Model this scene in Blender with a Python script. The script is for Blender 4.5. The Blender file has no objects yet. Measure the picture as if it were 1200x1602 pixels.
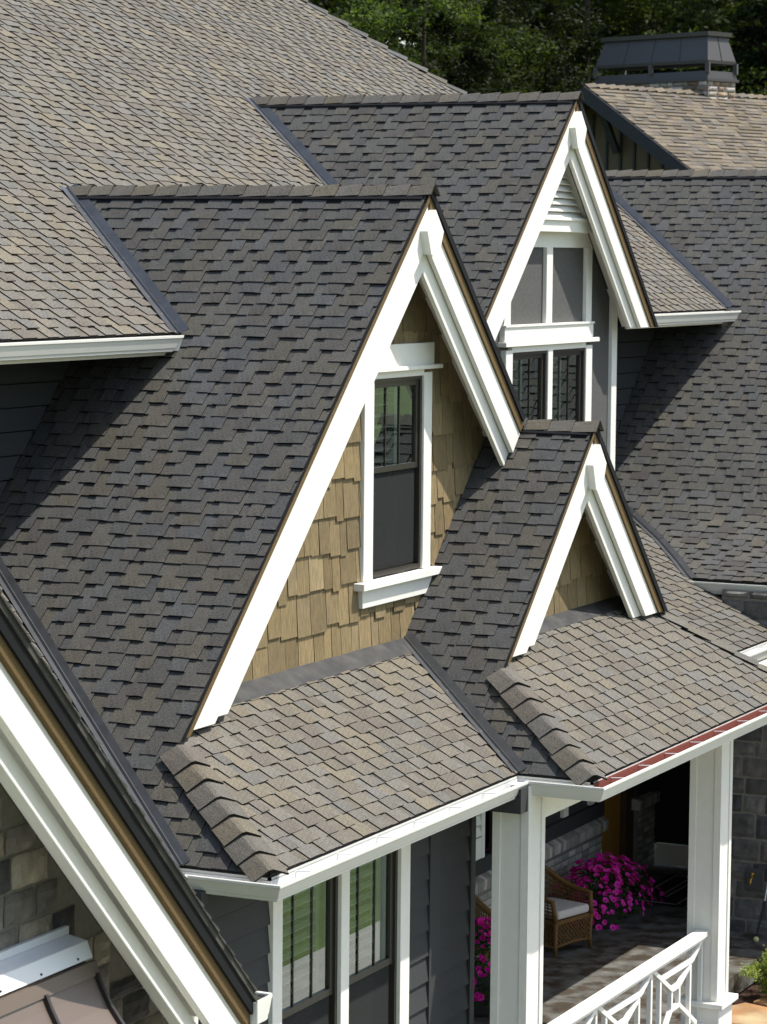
import bpy, math, random
from mathutils import Vector, Matrix
random.seed(7)
R = random.Random(11)
S = bpy.context.scene
C = S.collection
V = Vector

# ------------------------------------------------------------------ camera
CAM = V((-20.61279, -9.35879, -0.48243))
FW = V((0.90060081, 0.42521986, -0.09003468))
RT = V((0.42773209, -0.90385275, 0.009771))
UP = V((0.07722327, 0.04731049, 0.9958907))
cd = bpy.data.cameras.new('camera')
cam = bpy.data.objects.new('camera', cd)
C.objects.link(cam)
cd.lens = 135.0
cd.sensor_width = 36.0
cd.sensor_fit = 'HORIZONTAL'
cd.clip_start = 0.5
cd.clip_end = 2000
m = Matrix((RT, UP, -FW)).transposed().to_4x4()
m.translation = CAM
cam.matrix_world = m
S.camera = cam
cd.dof.use_dof = True
cd.dof.focus_distance = 21.5
cd.dof.aperture_fstop = 9.0

# ------------------------------------------------------------------ light
SUN = V((0.26, -0.40, 0.88)).normalized()
w = bpy.data.worlds.new('World')
S.world = w
w.use_nodes = True
nt = w.node_tree
nt.nodes.clear()
sky = nt.nodes.new('ShaderNodeTexSky')
sky.sky_type = 'NISHITA'
sky.sun_disc = False
sky.sun_elevation = math.asin(SUN.z)
sky.sun_rotation = math.atan2(SUN.x, SUN.y)
sky.air_density = 1.2
sky.dust_density = 2.0
bg = nt.nodes.new('ShaderNodeBackground')
bg.inputs['Strength'].default_value = 0.135
wo = nt.nodes.new('ShaderNodeOutputWorld')
nt.links.new(sky.outputs[0], bg.inputs[0])
nt.links.new(bg.outputs[0], wo.inputs[0])
ld = bpy.data.lights.new('sun', 'SUN')
ld.energy = 4.05
ld.angle = math.radians(0.53)
ld.color = (1.0, 0.965, 0.905)
sun = bpy.data.objects.new('sun', ld)
C.objects.link(sun)
sun.rotation_euler = (-SUN).to_track_quat('-Z', 'Y').to_euler()
S.view_settings.view_transform = 'Standard'
S.view_settings.look = 'None'
S.view_settings.gamma = 1
S.view_settings.use_curve_mapping = False
S.view_settings.exposure = 0.75
S.render.engine = 'CYCLES'
S.cycles.use_denoising = True
S.cycles.max_bounces = 6
S.cycles.transparent_max_bounces = 12
S.render.film_transparent = False

def frame_px(p):
    d = p - CAM
    z = d.dot(FW)
    if z < 1: return None
    return 600 + 4500*d.dot(RT)/z, 801 - 4500*d.dot(UP)/z, z

# ------------------------------------------------------------------ materials
def mat(name, col, rough=0.7, noise=0.0, nscale=20, bump=0.0, bscale=60, spec=0.3, stretch=None, attr=False, metal=0.0,
        col2=None, fine=0.0, fscale=400, coord='Object'):
    m = bpy.data.materials.new(name)
    m.use_nodes = True
    t = m.node_tree; n = t.nodes; l = t.links
    b = n['Principled BSDF']
    b.inputs['Roughness'].default_value = rough
    b.inputs['Specular IOR Level'].default_value = spec
    b.inputs['Metallic'].default_value = metal
    tc = n.new('ShaderNodeTexCoord')
    src = tc.outputs[coord]
    if stretch:
        mp = n.new('ShaderNodeMapping'); mp.inputs['Scale'].default_value = stretch
        l.new(src, mp.inputs[0]); src = mp.outputs[0]
    if attr:
        a = n.new('ShaderNodeAttribute'); a.attribute_name = 'tone'
        cur = a.outputs['Color']
    else:
        rgb = n.new('ShaderNodeRGB'); rgb.outputs[0].default_value = (*col, 1); cur = rgb.outputs[0]
    def noise_mul(cur, scale, amt, detail, vec):
        nz = n.new('ShaderNodeTexNoise'); nz.inputs['Scale'].default_value = scale; nz.inputs['Detail'].default_value = detail
        l.new(vec, nz.inputs['Vector'])
        mr = n.new('ShaderNodeMapRange'); mr.inputs['From Min'].default_value = 0.25; mr.inputs['From Max'].default_value = 0.75
        mr.inputs['To Min'].default_value = 1-amt; mr.inputs['To Max'].default_value = 1+amt
        l.new(nz.outputs['Fac'], mr.inputs['Value'])
        mx = n.new('ShaderNodeVectorMath'); mx.operation = 'SCALE'
        l.new(cur, mx.inputs[0]); l.new(mr.outputs[0], mx.inputs['Scale'])
        return mx.outputs[0], nz
    if col2:
        nz = n.new('ShaderNodeTexNoise'); nz.inputs['Scale'].default_value = nscale*0.6; nz.inputs['Detail'].default_value = 5
        l.new(src, nz.inputs['Vector'])
        mx = n.new('ShaderNodeMix'); mx.data_type = 'RGBA'
        cr = n.new('ShaderNodeMapRange'); cr.inputs['From Min'].default_value = 0.42; cr.inputs['From Max'].default_value = 0.6
        l.new(nz.outputs['Fac'], cr.inputs['Value']); l.new(cr.outputs[0], mx.inputs['Factor'])
        l.new(cur, mx.inputs['A']); mx.inputs['B'].default_value = (*col2, 1); cur = mx.outputs['Result']
    if noise: cur, _ = noise_mul(cur, nscale, noise, 6, src)
    if fine: cur, _ = noise_mul(cur, fscale, fine, 1, tc.outputs[coord])
    l.new(cur, b.inputs['Base Color'])
    if bump:
        nz = n.new('ShaderNodeTexNoise'); nz.inputs['Scale'].default_value = bscale; nz.inputs['Detail'].default_value = 4
        l.new(src, nz.inputs['Vector'])
        bp = n.new('ShaderNodeBump'); bp.inputs['Strength'].default_value = bump; bp.inputs['Distance'].default_value = 0.01
        l.new(nz.outputs['Fac'], bp.inputs['Height']); l.new(bp.outputs[0], b.inputs['Normal'])
    return m

MAT = {}
MAT['shingle'] = mat('asphalt_shingle', (.1, .1, .1), .95, attr=True, noise=.08, nscale=9, fine=.55, fscale=135, spec=.12, bump=.25, bscale=160)
MAT['underlay'] = mat('roof_underlay', (.02, .02, .021), .95)
MAT['white'] = mat('white_paint', (.74, .72, .655), .55, noise=.025, nscale=14, bump=.10, bscale=180, spec=.3, stretch=(1, 1, 1))
MAT['gutter'] = mat('white_gutter_metal', (.62, .61, .55), .42, noise=.03, nscale=6, spec=.4)
MAT['trough'] = mat('gutter_trough_lining', (.66, .66, .64), .5, noise=.10, nscale=12, spec=.4)
MAT['redfascia'] = mat('red_primed_fascia', (.17, .045, .03), .7, noise=.2, nscale=14, stretch=(1, 4, 6))
MAT['wood'] = mat('brown_wood_strip', (.120, .076, .028), .7, noise=.30, nscale=30, stretch=(3, 3, 3), bump=.2)
MAT['metal'] = mat('dark_flashing', (.042, .044, .047), .42, noise=.25, nscale=7, spec=.6)
MAT['metal_dusty'] = mat('dusty_flashing', (.026, .026, .026), .6, noise=.4, nscale=9, spec=.35, col2=(.045, .043, .038))
MAT['vent'] = mat('ridge_vent_plastic', (.010, .010, .011), .7, spec=.15)
MAT['siding'] = mat('dark_grey_siding', (.038, .040, .041), .75, noise=.12, nscale=40, stretch=(1, 1, 9), bump=.35, bscale=60)
MAT['panel'] = mat('grey_rough_panel', (.092, .090, .084), .85, noise=.22, nscale=55, stretch=(1, 1, .35), bump=.8, bscale=160)
MAT['shake'] = mat('tan_cedar_shake', (.2, .14, .06), .8, attr=True, noise=.40, nscale=16, stretch=(9, 9, .45), bump=.8, bscale=45)
MAT['shakeback'] = mat('shake_backing', (.05, .037, .02), .9)
MAT['frame'] = mat('bronze_window_frame', (.028, .024, .018), .4, spec=.5)
MAT['interior'] = mat('dark_room', (.02, .021, .02), .9)
MAT['screen'] = mat('insect_screen', (.03, .032, .032), .8, noise=.1, nscale=5)
MAT['shutter'] = mat('white_shutter', (.80, .82, .76), .5)
MAT['stone'] = mat('ledge_stone', (.1, .09, .07), .85, attr=True, noise=.40, nscale=9, bump=.9, bscale=18, fine=.12, fscale=120)
MAT['mortar'] = mat('mortar', (.20, .185, .155), .95, noise=.15, nscale=30, bump=.3)
MAT['brick'] = mat('painted_brick', (.3, .28, .25), .85, attr=True, noise=.2, nscale=14, bump=.5, bscale=50)
MAT['concrete'] = mat('porch_slab', (.115, .112, .10), .7, noise=.35, nscale=8, bump=.4, bscale=14, col2=(.045, .034, .022))
MAT['door'] = mat('stained_door', (.42, .20, .035), .5, noise=.2, nscale=12, stretch=(6, 6, 1))
MAT['doortrim'] = mat('dark_wood_trim', (.09, .05, .022), .6, noise=.2, nscale=12, stretch=(6, 6, 1))
MAT['mat'] = mat('door_mat', (.012, .012, .013), .95)
MAT['matline'] = mat('mat_stripe', (.3, .3, .29), .9)
MAT['wicker'] = mat('wicker', (.15, .078, .022), .6, noise=.3, nscale=60, bump=.4, bscale=200)
MAT['cushion'] = mat('cushion', (.56, .52, .48), .9, noise=.04, nscale=9)
MAT['pot'] = mat('dark_planter', (.03, .028, .026), .6)
MAT['petal'] = mat('magenta_petal', (.52, .004, .26), .6, attr=True)
MAT['leafgreen'] = mat('petunia_leaf', (.04, .075, .012), .6, attr=True)
MAT['mulch'] = mat('bark_mulch', (.035, .016, .009), .95, noise=.6, nscale=35, bump=1, bscale=50)
MAT['flag'] = mat('flagstone', (.36, .27, .15), .8, noise=.25, nscale=3, col2=(.30, .16, .07), bump=.3, bscale=20)
MAT['awnwhite'] = mat('white_flashing_metal', (.72, .72, .73), .35, spec=.5)
MAT['awnbrown'] = mat('brown_metal_roof', (.125, .093, .073), .42, noise=.03, nscale=3, spec=.5)
MAT['awndark'] = mat('bronze_rib', (.022, .016, .013), .4, spec=.5)
MAT['grass'] = mat('lawn', (.070, .095, .024), .9, noise=.25, nscale=1.2, fine=.3, fscale=25)
MAT['paving'] = mat('paving', (.30, .28, .25), .9, noise=.15, nscale=1.5)
MAT['hood'] = mat('chimney_hood', (.052, .047, .044), .5, noise=.08, nscale=3, spec=.5)
MAT['battens'] = mat('board_and_batten', (.10, .075, .045), .85, noise=.12, nscale=8, stretch=(4, 4, .6))
MAT['darkfascia'] = mat('dark_fascia', (.026, .027, .03), .7, noise=.2, nscale=10)
MAT['bark'] = mat('bark', (.035, .025, .018), .95, noise=.4, nscale=9, stretch=(3, 3, .5))
MAT['brass'] = mat('brass', (.5, .28, .06), .35, metal=.8)
MAT['grey'] = mat('grey_plate', (.06, .065, .06), .6)
MAT['ball'] = mat('pale_ball', (.55, .5, .25), .5)
MAT['black'] = mat('black_metal', (.012, .012, .012), .4)
MAT['haze'] = None

def leaf_mat(name):
    m = bpy.data.materials.new(name); m.use_nodes = True
    t = m.node_tree; n = t.nodes; l = t.links
    b = n['Principled BSDF']; out = n['Material Output']
    a = n.new('ShaderNodeAttribute'); a.attribute_name = 'tone'
    l.new(a.outputs['Color'], b.inputs['Base Color'])
    b.inputs['Roughness'].default_value = .7
    b.inputs['Specular IOR Level'].default_value = .15
    tr = n.new('ShaderNodeBsdfTranslucent')
    sc = n.new('ShaderNodeVectorMath'); sc.operation = 'MULTIPLY'; sc.inputs[1].default_value = (1.3, 1.5, .4)
    l.new(a.outputs['Color'], sc.inputs[0]); l.new(sc.outputs[0], tr.inputs['Color'])
    mx = n.new('ShaderNodeMixShader'); mx.inputs[0].default_value = .35
    l.new(b.outputs[0], mx.inputs[1]); l.new(tr.outputs[0], mx.inputs[2]); l.new(mx.outputs[0], out.inputs['Surface'])
    return m
MAT['leaf'] = leaf_mat('tree_leaves')
MAT['petal'] = leaf_mat('petals')
MAT['leafgreen'] = leaf_mat('plant_leaves')

def glass_mat():
    m = bpy.data.materials.new('window_glass'); m.use_nodes = True
    t = m.node_tree; n = t.nodes; l = t.links
    for x in list(n):
        if x.type == 'BSDF_PRINCIPLED': n.remove(x)
    out = n['Material Output']
    g = n.new('ShaderNodeBsdfGlossy'); g.inputs['Roughness'].default_value = 0.0; g.inputs['Color'].default_value = (.9, 1, .95, 1)
    tr = n.new('ShaderNodeBsdfTransparent'); tr.inputs['Color'].default_value = (.72, .8, .75, 1)
    f = n.new('ShaderNodeFresnel'); f.inputs['IOR'].default_value = 1.9
    mm = n.new('ShaderNodeMath'); mm.operation = 'MULTIPLY_ADD'; mm.inputs[1].default_value = 1.6; mm.inputs[2].default_value = .05; mm.use_clamp = True
    mx = n.new('ShaderNodeMixShader')
    l.new(f.outputs[0], mm.inputs[0]); l.new(mm.outputs[0], mx.inputs[0]); l.new(tr.outputs[0], mx.inputs[1]); l.new(g.outputs[0], mx.inputs[2])
    l.new(mx.outputs[0], out.inputs['Surface'])
    return m
MAT['glass'] = glass_mat()

# ------------------------------------------------------------------ mesh helpers
class MB:
    def __init__(s): s.v = []; s.f = []; s.c = []; s.has = False
    def face(s, pts, col=None):
        k = len(s.v); s.v += [tuple(p) for p in pts]; s.f.append(tuple(range(k, k+len(pts))))
        s.c.append(col or (1, 1, 1)); s.has |= col is not None
    def box(s, a, b, col=None):
        x0, y0, z0 = (min(a[i], b[i]) for i in range(3)); x1, y1, z1 = (max(a[i], b[i]) for i in range(3))
        k = len(s.v)
        s.v += [(x0,y0,z0),(x1,y0,z0),(x1,y1,z0),(x0,y1,z0),(x0,y0,z1),(x1,y0,z1),(x1,y1,z1),(x0,y1,z1)]
        for q in ((0,3,2,1),(4,5,6,7),(0,1,5,4),(1,2,6,5),(2,3,7,6),(3,0,4,7)):
            s.f.append(tuple(k+i for i in q)); s.c.append(col or (1,1,1))
        s.has |= col is not None
        return s
    def prism(s, poly, e, col=None, smooth=False):
        """poly: list of 3D points (planar), extruded by vector e"""
        n = len(poly); k = len(s.v); e = V(e)
        nrm = V((0,0,0))
        for i in range(n): nrm += V(poly[i]).cross(V(poly[(i+1) % n]))
        if nrm.dot(e) > 0: poly = list(reversed(poly))
        s.v += [tuple(p) for p in poly] + [tuple(V(p)+e) for p in poly]
        s.f.append(tuple(k+i for i in range(n))); s.f.append(tuple(k+n+n-1-i for i in range(n)))
        for i in range(n):
            j = (i+1) % n; s.f.append((k+j, k+i, k+n+i, k+n+j))
        s.c += [col or (1,1,1)]*(n+2); s.has |= col is not None
        return s
    def xz(s, pts, y0, y1, col=None):
        return s.prism([(x, y0, z) for x, z in pts], (0, y1-y0, 0), col)
    def yz(s, pts, x0, x1, col=None):
        return s.prism([(x0, y, z) for y, z in pts], (x1-x0, 0, 0), col)
    def xy(s, pts, z0, z1, col=None):
        return s.prism([(x, y, z0) for x, y in pts], (0, 0, z1-z0), col)
    def tube(s, pts, r, n=6, col=None, caps=True):
        pts = [V(p) for p in pts]; rs = r if isinstance(r, (list, tuple)) else [r]*len(pts)
        k = len(s.v)
        for i, p in enumerate(pts):
            d = (pts[min(i+1, len(pts)-1)]-pts[max(i-1, 0)]).normalized()
            a = d.orthogonal().normalized() if i == 0 else (a - d*a.dot(d)).normalized()
            b = d.cross(a)
            for j in range(n):
                t = 2*math.pi*j/n
                s.v.append(tuple(p + (a*math.cos(t)+b*math.sin(t))*rs[i]))
        for i in range(len(pts)-1):
            for j in range(n):
                s.f.append((k+i*n+j, k+i*n+(j+1) % n, k+(i+1)*n+(j+1) % n, k+(i+1)*n+j)); s.c.append(col or (1,1,1))
        if caps:
            s.f.append(tuple(k+n-1-j for j in range(n))); s.c.append(col or (1,1,1))
            s.f.append(tuple(k+(len(pts)-1)*n+j for j in range(n))); s.c.append(col or (1,1,1))
        s.has |= col is not None
        return s
    def mesh(s, name, m, smooth=False):
        me = bpy.data.meshes.new(name)
        me.from_pydata(s.v, [], s.f)
        me.materials.append(m)
        if s.has:
            at = me.color_attributes.new('tone', 'FLOAT_COLOR', 'CORNER')
            buf = []
            for p, c in zip(me.polygons, s.c): buf += [c[0], c[1], c[2], 1.0]*p.loop_total
            at.data.foreach_set('color', buf)
        if smooth: me.polygons.foreach_set('use_smooth', [True]*len(me.polygons))
        me.update()
        return me

def link(name, me, parent=None, mw=None, kind=None):
    o = bpy.data.objects.new(name, me)
    C.objects.link(o)
    off = V((0, 0, 0))
    p = parent
    while p is not None: off += p.location; p = p.parent
    if mw is None: mw = Matrix.Identity(4)
    mw = mw.copy(); mw.translation = mw.translation - off
    if parent is not None: o.parent = parent
    o.matrix_basis = mw
    if kind: o['kind'] = kind
    return o

def build(mb, name, m, parent=None, kind=None, smooth=False, bevel=0):
    o = link(name, mb.mesh(name, MAT[m] if isinstance(m, str) else m, smooth), parent, None, kind)
    if bevel:
        b = o.modifiers.new('bevel', 'BEVEL'); b.width = bevel; b.segments = 1; b.limit_method = 'ANGLE'
    return o

def tag(o, label, cat, group=None, kind=None):
    o['label'] = label; o['category'] = cat
    if group: o['group'] = group
    if kind: o['kind'] = kind
    return o

def thing(name, label, cat, loc=(0,0,0), group=None):
    o = bpy.data.objects.new(name, None); C.objects.link(o); o.location = loc; o.empty_display_size = .2
    return tag(o, label, cat, group, 'thing')

def part_empty(name, parent):
    o = bpy.data.objects.new(name, None); C.objects.link(o); o.parent = parent
    return o

def B(parent, name, m, a, b, kind=None, bevel=0):
    return build(MB().box(a, b), name, m, parent, kind, bevel=bevel)

# ------------------------------------------------------------------ clip
def clip(sub, poly):
    """Sutherland-Hodgman; poly convex CCW"""
    out = sub
    n = len(poly)
    for i in range(n):
        a, b = poly[i], poly[(i+1) % n]
        ex, ey = b[0]-a[0], b[1]-a[1]
        inp = out; out = []
        for j in range(len(inp)):
            p, q = inp[j], inp[(j+1) % len(inp)]
            dp = ex*(p[1]-a[1])-ey*(p[0]-a[0]); dq = ex*(q[1]-a[1])-ey*(q[0]-a[0])
            if dp >= 0: out.append(p)
            if (dp >= 0) != (dq >= 0):
                t = dp/(dp-dq); out.append((p[0]+t*(q[0]-p[0]), p[1]+t*(q[1]-p[1])))
        if len(out) < 3: return []
    return out
def area(p): return .5*sum(p[i][0]*p[(i+1) % len(p)][1]-p[(i+1) % len(p)][0]*p[i][1] for i in range(len(p)))
def ccw(p): return p if area(p) > 0 else list(reversed(p))

# ------------------------------------------------------------------ shingles
def tones(rr, slope_light):
    c = tones_(rr, slope_light)
    return (c[0]*1.06, c[1]*1.0, c[2]*.90) if slope_light > 1.2 else (c[0]*1.0, c[1]*1.0, c[2]*.985)  # sun-facing slopes get lighter, yellower colour: their sunlight is put into the tone
def tones_(rr, slope_light):
    # weathered mix: tan, grey, brown, bluish slate
    k = rr.random()
    if k < .26: c = (.083, .079, .069)
    elif k < .56: c = (.079, .078, .074)
    elif k < .72: c = (.072, .067, .062)
    elif k < .90: c = (.073, .0755, .0765)
    else: c = (.091, .083, .066)
    mean = (.079, .0755, .0695); c = tuple(a*.70+b*.30 for a, b in zip(c, mean))
    s = rr.uniform(.89, 1.09)*slope_light
    return tuple(x*s for x in c)

EXPO = 0.119
NV = 44
def tooth_mesh(rr, w, slope_light, name):
    h = EXPO*rr.uniform(1.0, 1.03); hb = .0195; ht = .0135
    # local: u right, v up, n out ; lower edge wavy
    k = 4
    mb = MB(); col = tones(rr, slope_light)
    us = [w*i/(k-1) for i in range(k)]
    low = [(u, rr.uniform(-.0028, .0028), hb+rr.uniform(-.0015, .0035)) for u in us]
    top = [(0, h, ht), (w, h, ht)]
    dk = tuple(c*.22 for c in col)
    mb.face(low+[top[1], top[0]], col)
    for i in range(k-1):
        mb.face([(low[i][0], low[i][1], 0), (low[i+1][0], low[i+1][1], 0), low[i+1], low[i]], dk)
    mb.face([(0, h, 0), (low[0][0], low[0][1], 0), low[0], top[0]], dk)
    mb.face([(w, low[-1][1], 0), (w, h, 0), top[1], low[-1]], dk)
    return mb.mesh(name, MAT['shingle']), col

class Slope:
    """kind 'L': falls towards -X, profile (x,z) low->high, u=-y ; kind 'F': falls towards -Y, profile (y,z), u=x"""
    def __init__(s, kind, prof):
        s.k = kind; s.p = prof; s.s = [0]
        for i in range(len(prof)-1):
            s.s.append(s.s[-1]+math.hypot(prof[i+1][0]-prof[i][0], prof[i+1][1]-prof[i][1]))
    def v_of(s, a):
        p = s.p
        for i in range(len(p)-1):
            if a <= p[i+1][0] or i == len(p)-2:
                t = (a-p[i][0])/(p[i+1][0]-p[i][0]); return s.s[i]+t*(s.s[i+1]-s.s[i])
    def frame(s, u, v):
        p = s.p
        for i in range(len(p)-1):
            if v <= s.s[i+1] or i == len(p)-2: break
        L = s.s[i+1]-s.s[i]; t = (v-s.s[i])/L
        a = p[i][0]+t*(p[i+1][0]-p[i][0]); z = p[i][1]+t*(p[i+1][1]-p[i][1])
        ca = (p[i+1][0]-p[i][0])/L; sa = (p[i+1][1]-p[i][1])/L
        if s.k == 'L': return V((a, -u, z)), V((0, -1, 0)), V((ca, 0, sa)), V((-sa, 0, ca))
        return V((u, a, z)), V((1, 0, 0)), V((0, ca, sa)), V((0, -sa, ca))
    def P(s, u, v, h):
        o, U, Vv, N = s.frame(u, v); return o+N*h
    def uv(s, pts):
        if s.k == 'L': return ccw([(-y, s.v_of(x)) for y, x in pts])
        return ccw([(x, s.v_of(y)) for x, y in pts])

def shingle_roof(root, partname, slope, pieces, seed, slope_light=1.0, maxobj=300, every=True, margin=260, deck=True, umin=None, umax=None):
    rr = random.Random(seed)
    polys = [slope.uv(p) for p in pieces]
    part = None
    # deck (underlay) as the part itself
    dm = MB()
    for pg in polys:
        # split at profile breaks
        for i in range(len(slope.s)-1):
            a, b = slope.s[i], slope.s[i+1]
            if i == 0: a = -5
            if i == len(slope.s)-2: b = 50
            q = clip(pg, [(-99, a), (99, a), (99, b), (-99, b)])
            if q: 
                top = [slope.P(u, min(max(v, a+1e-6), b-1e-6), -.004) for u, v in q]
                N = slope.frame(q[0][0], (max(a, 0)+min(b, slope.s[-1]))/2)[3]
                dm.prism(top, -N*.03)
    part = build(dm, partname, 'underlay', root)
    allu = [u for pg in polys for u, v in pg]; allv = [v for pg in polys for u, v in pg]
    u0, u1, v0, v1 = min(allu), max(allu), min(allv), max(allv)
    variants = []
    for i in range(NV):
        wdt = rr.uniform(.11, .225)
        variants.append((wdt,)+tooth_mesh(rr, wdt, slope_light, 'shingle'))
    cand = []; st = MB(); prev = []
    k = 0
    v = v0-.001
    while v < v1:
        vlo = v; vhi = v+EXPO
        # base layer segments: they carry on the colour of the tab below, as laminated shingles blend
        segs = []
        if prev:
            cut = sorted(prev)
            pu = u0
            for (p0, p1, pc_) in cut:
                while p0-pu > .02:
                    wq = min(rr.uniform(.14, .34), p0-pu); segs.append((pu, pu+wq, tones(rr, slope_light*.97))); pu += wq
                segs.append((p0, p1, pc_)); pu = p1
            while u1-pu > .02:
                wq = min(rr.uniform(.14, .34), u1-pu); segs.append((pu, pu+wq, tones(rr, slope_light*.97))); pu += wq
        else:
            pu = u0
            while pu < u1: segs.append((pu, pu+.2, tones(rr, slope_light*.97))); pu += .2
        for (sa, sb, c) in segs:
            for pg in polys:
                q = clip([(sa, vlo), (sb, vlo), (sb, vhi+.02), (sa, vhi+.02)], pg)
                if q:
                    st.face([slope.P(a, b, .013-.010*(b-vlo)/(vhi-vlo)) for a, b in q], c)
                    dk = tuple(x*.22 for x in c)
                    for i in range(len(q)):   # butt lip
                        a, b = q[i], q[(i+1) % len(q)]
                        if abs(a[1]-vlo) < 1e-6 and abs(b[1]-vlo) < 1e-6:
                            st.face([slope.P(a[0], a[1], -.002), slope.P(b[0], b[1], -.002), slope.P(b[0], b[1], .013), slope.P(a[0], a[1], .013)], dk)
        # teeth
        u = u0-rr.uniform(0, .35); now = []
        while u < u1:
            wdt, me, vc = rr.choice(variants); now.append((u, u+wdt, vc))
            q = [(u, vlo), (u+wdt, vlo), (u+wdt, vhi), (u, vhi)]
            o, U, W, N = slope.frame(u+wdt/2, vlo+EXPO*.45)
            o0 = slope.P(u, vlo, 0)
            px = frame_px(o)
            vis = px and -margin < px[0] < 1200+margin and -margin < px[1] < 1602+margin
            if vis:
                inside = False
                ar = sum(area(x) for x in (clip(q, pg) for pg in polys) if x)
                full = area(q)
                if ar > full*.999:
                    mw = Matrix((U, W, N)).transposed().to_4x4(); mw.translation = o0
                    infr = 0 < px[0] < 1200 and 0 < px[1] < 1602
                    cand.append((px[2]+(0 if infr else 100), len(cand), mw, me))
                elif ar > 1e-5:
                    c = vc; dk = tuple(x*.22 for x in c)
                    for pg in polys:
                        g = clip(q, pg)
                        if g and area(g) > 1e-5:
                            hh = lambda b: .021-.0075*(b-vlo)/EXPO
                            st.face([slope.P(a, b, hh(b)) for a, b in g], c)
                            for i in range(len(g)):
                                a, b = g[i], g[(i+1) % len(g)]
                                st.face([slope.P(a[0], a[1], 0), slope.P(b[0], b[1], 0), slope.P(b[0], b[1], hh(b[1])), slope.P(a[0], a[1], hh(a[1]))], dk)
            u += wdt+rr.uniform(.055, .155)
        v += EXPO; prev = now
    cand.sort(key=lambda t: (t[0], t[1]))
    for _, _, mw, me in cand[:maxobj]:
        link('shingle', me, part, mw)
    for _, _, mw, me in cand[maxobj:]:
        base = len(st.v)
        st.v += [tuple(mw @ x.co) for x in me.vertices]
        at = me.color_attributes['tone'].data
        for p in me.polygons:
            st.f.append(tuple(base+i for i in p.vertices)); st.c.append(tuple(at[p.loop_start].color[:3]))
    st.has = True
    build(st, 'shingle_courses', 'shingle', root, kind='stuff')
    return part

def caps(root, name, a, b, wa, wb, n, wide=.135, lift=.026, seed=1, slope_light=1.0, base=.016):
    """cap shingles from a to b (butts at the b end); wa, wb: unit vectors down each side"""
    rr = random.Random(seed)
    a, b = V(a), V(b); d = (b-a)/n; L = d.length; dn = d.normalized()
    wa, wb = V(wa), V(wb)
    up = -(wa+wb).normalized()
    for i in range(n):
        p = a+d*i
        c = tones(rr, slope_light)
        mb = MB()
        w1, w2 = wide*rr.uniform(.95, 1.06), wide*rr.uniform(.95, 1.06)
        s0, s1 = -.03, L*rr.uniform(1.0, 1.03)
        h0, h1 = base+.002, base+lift*rr.uniform(.85, 1.1)
        th = .009
        def ring(s, h):
            q = p+dn*s+up*h
            k_ = -up*(h-base)*.45
            return [q+wa*w1+k_, q+wa*(w1*.45)+up*.003+k_*.5, q+wa*.018+up*.001, q+wb*.018+up*.001, q+wb*(w2*.45)+up*.003+k_*.5, q+wb*w2+k_]
        r0, r1 = ring(s0, h0), ring(s1, h1)
        na = (wa.cross(dn)); na = na if na.dot(up) > 0 else -na
        nb = (wb.cross(dn)); nb = nb if nb.dot(up) > 0 else -nb
        for j in range(5):
            mb.face([r0[j], r1[j], r1[j+1], r0[j+1]], c)
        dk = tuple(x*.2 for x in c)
        N = [na, na, up, up, nb, nb]
        for j in range(5):
            mb.face([r1[j], r1[j]-N[j]*th*1.5, r1[j+1]-N[j+1]*th*1.5, r1[j+1]], dk)
        for r, q in ((0, -1), (5, 1)):
            mb.face([r0[r], r1[r], r1[r]-N[r]*th, r0[r]-N[r]*th], dk)
        build(mb, name, 'shingle', root)

# ------------------------------------------------------------------ constants of the house (metres, z=0 at the big dormer's apex)
T1 = .9608; TM = .6585; TS0 = .6535; TS1 = .6101; TS2 = .6443; TS3 = .47
ZE = -4.445; ZM = -1.128; YM = 1.596
Cn = 1/math.hypot(1, T1); Sn = T1*Cn
def zM(y): return TM*(y-3.309)
FLOOR = -7.65; GROUND = -7.9
LW = V((-Cn, 0, -Sn)); RW = V((Cn, 0, -Sn))

# ------------------------------------------------------------------ ground
g = MB(); g.face([(-300, -300, GROUND-.05), (900, -300, GROUND-.05), (900, 900, GROUND-.05), (-300, 900, GROUND-.05)])
build(g, 'ground', 'grass')['kind'] = 'structure'
g = MB(); g.box((-14, -5.3, GROUND-.2), (14, -2.2, GROUND-.03)); build(g, 'path', 'paving')['kind'] = 'structure'
g = MB(); g.box((-14, -9.3, GROUND-.2), (40, -7.1, GROUND-.04)); build(g, 'driveway', 'paving')['kind'] = 'structure'
g = MB(); g.box((1, -2.15, GROUND-.2), (8.2, -.5, GROUND)); build(g, 'garden_bed', 'mulch')['kind'] = 'structure'

# ------------------------------------------------------------------ main roof
mr = thing('main_roof', 'large weathered tan shingle roof slope filling the upper left with a hip edge', 'roof', (0, 1.6, -1.13))
main = Slope('F', [(YM, ZM), (14.2, zM(14.2))])
hipx = lambda z: 14.42-(z-.54)*1.0
zt = zM(14.0)
shingle_roof(mr, 'roof_deck', main, [
    [(-12, YM), (-1.174, YM), (0, 3.309), (0, 14), (-12, 14)],
    [(0, 3.309), (1.174, YM), (4.025, YM), (6.325, 4.952), (6.325, 14), (0, 14)],
    [(6.325, 4.952), (8.625, YM), (12.103, YM), (13.895, 4.129), (13.895, 4.93), (hipx(zt), 14), (6.325, 14)],
    [(13.895, 4.129), (14.42, 4.129), (13.895, 4.93)]], 3, slope_light=1.56)
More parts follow.
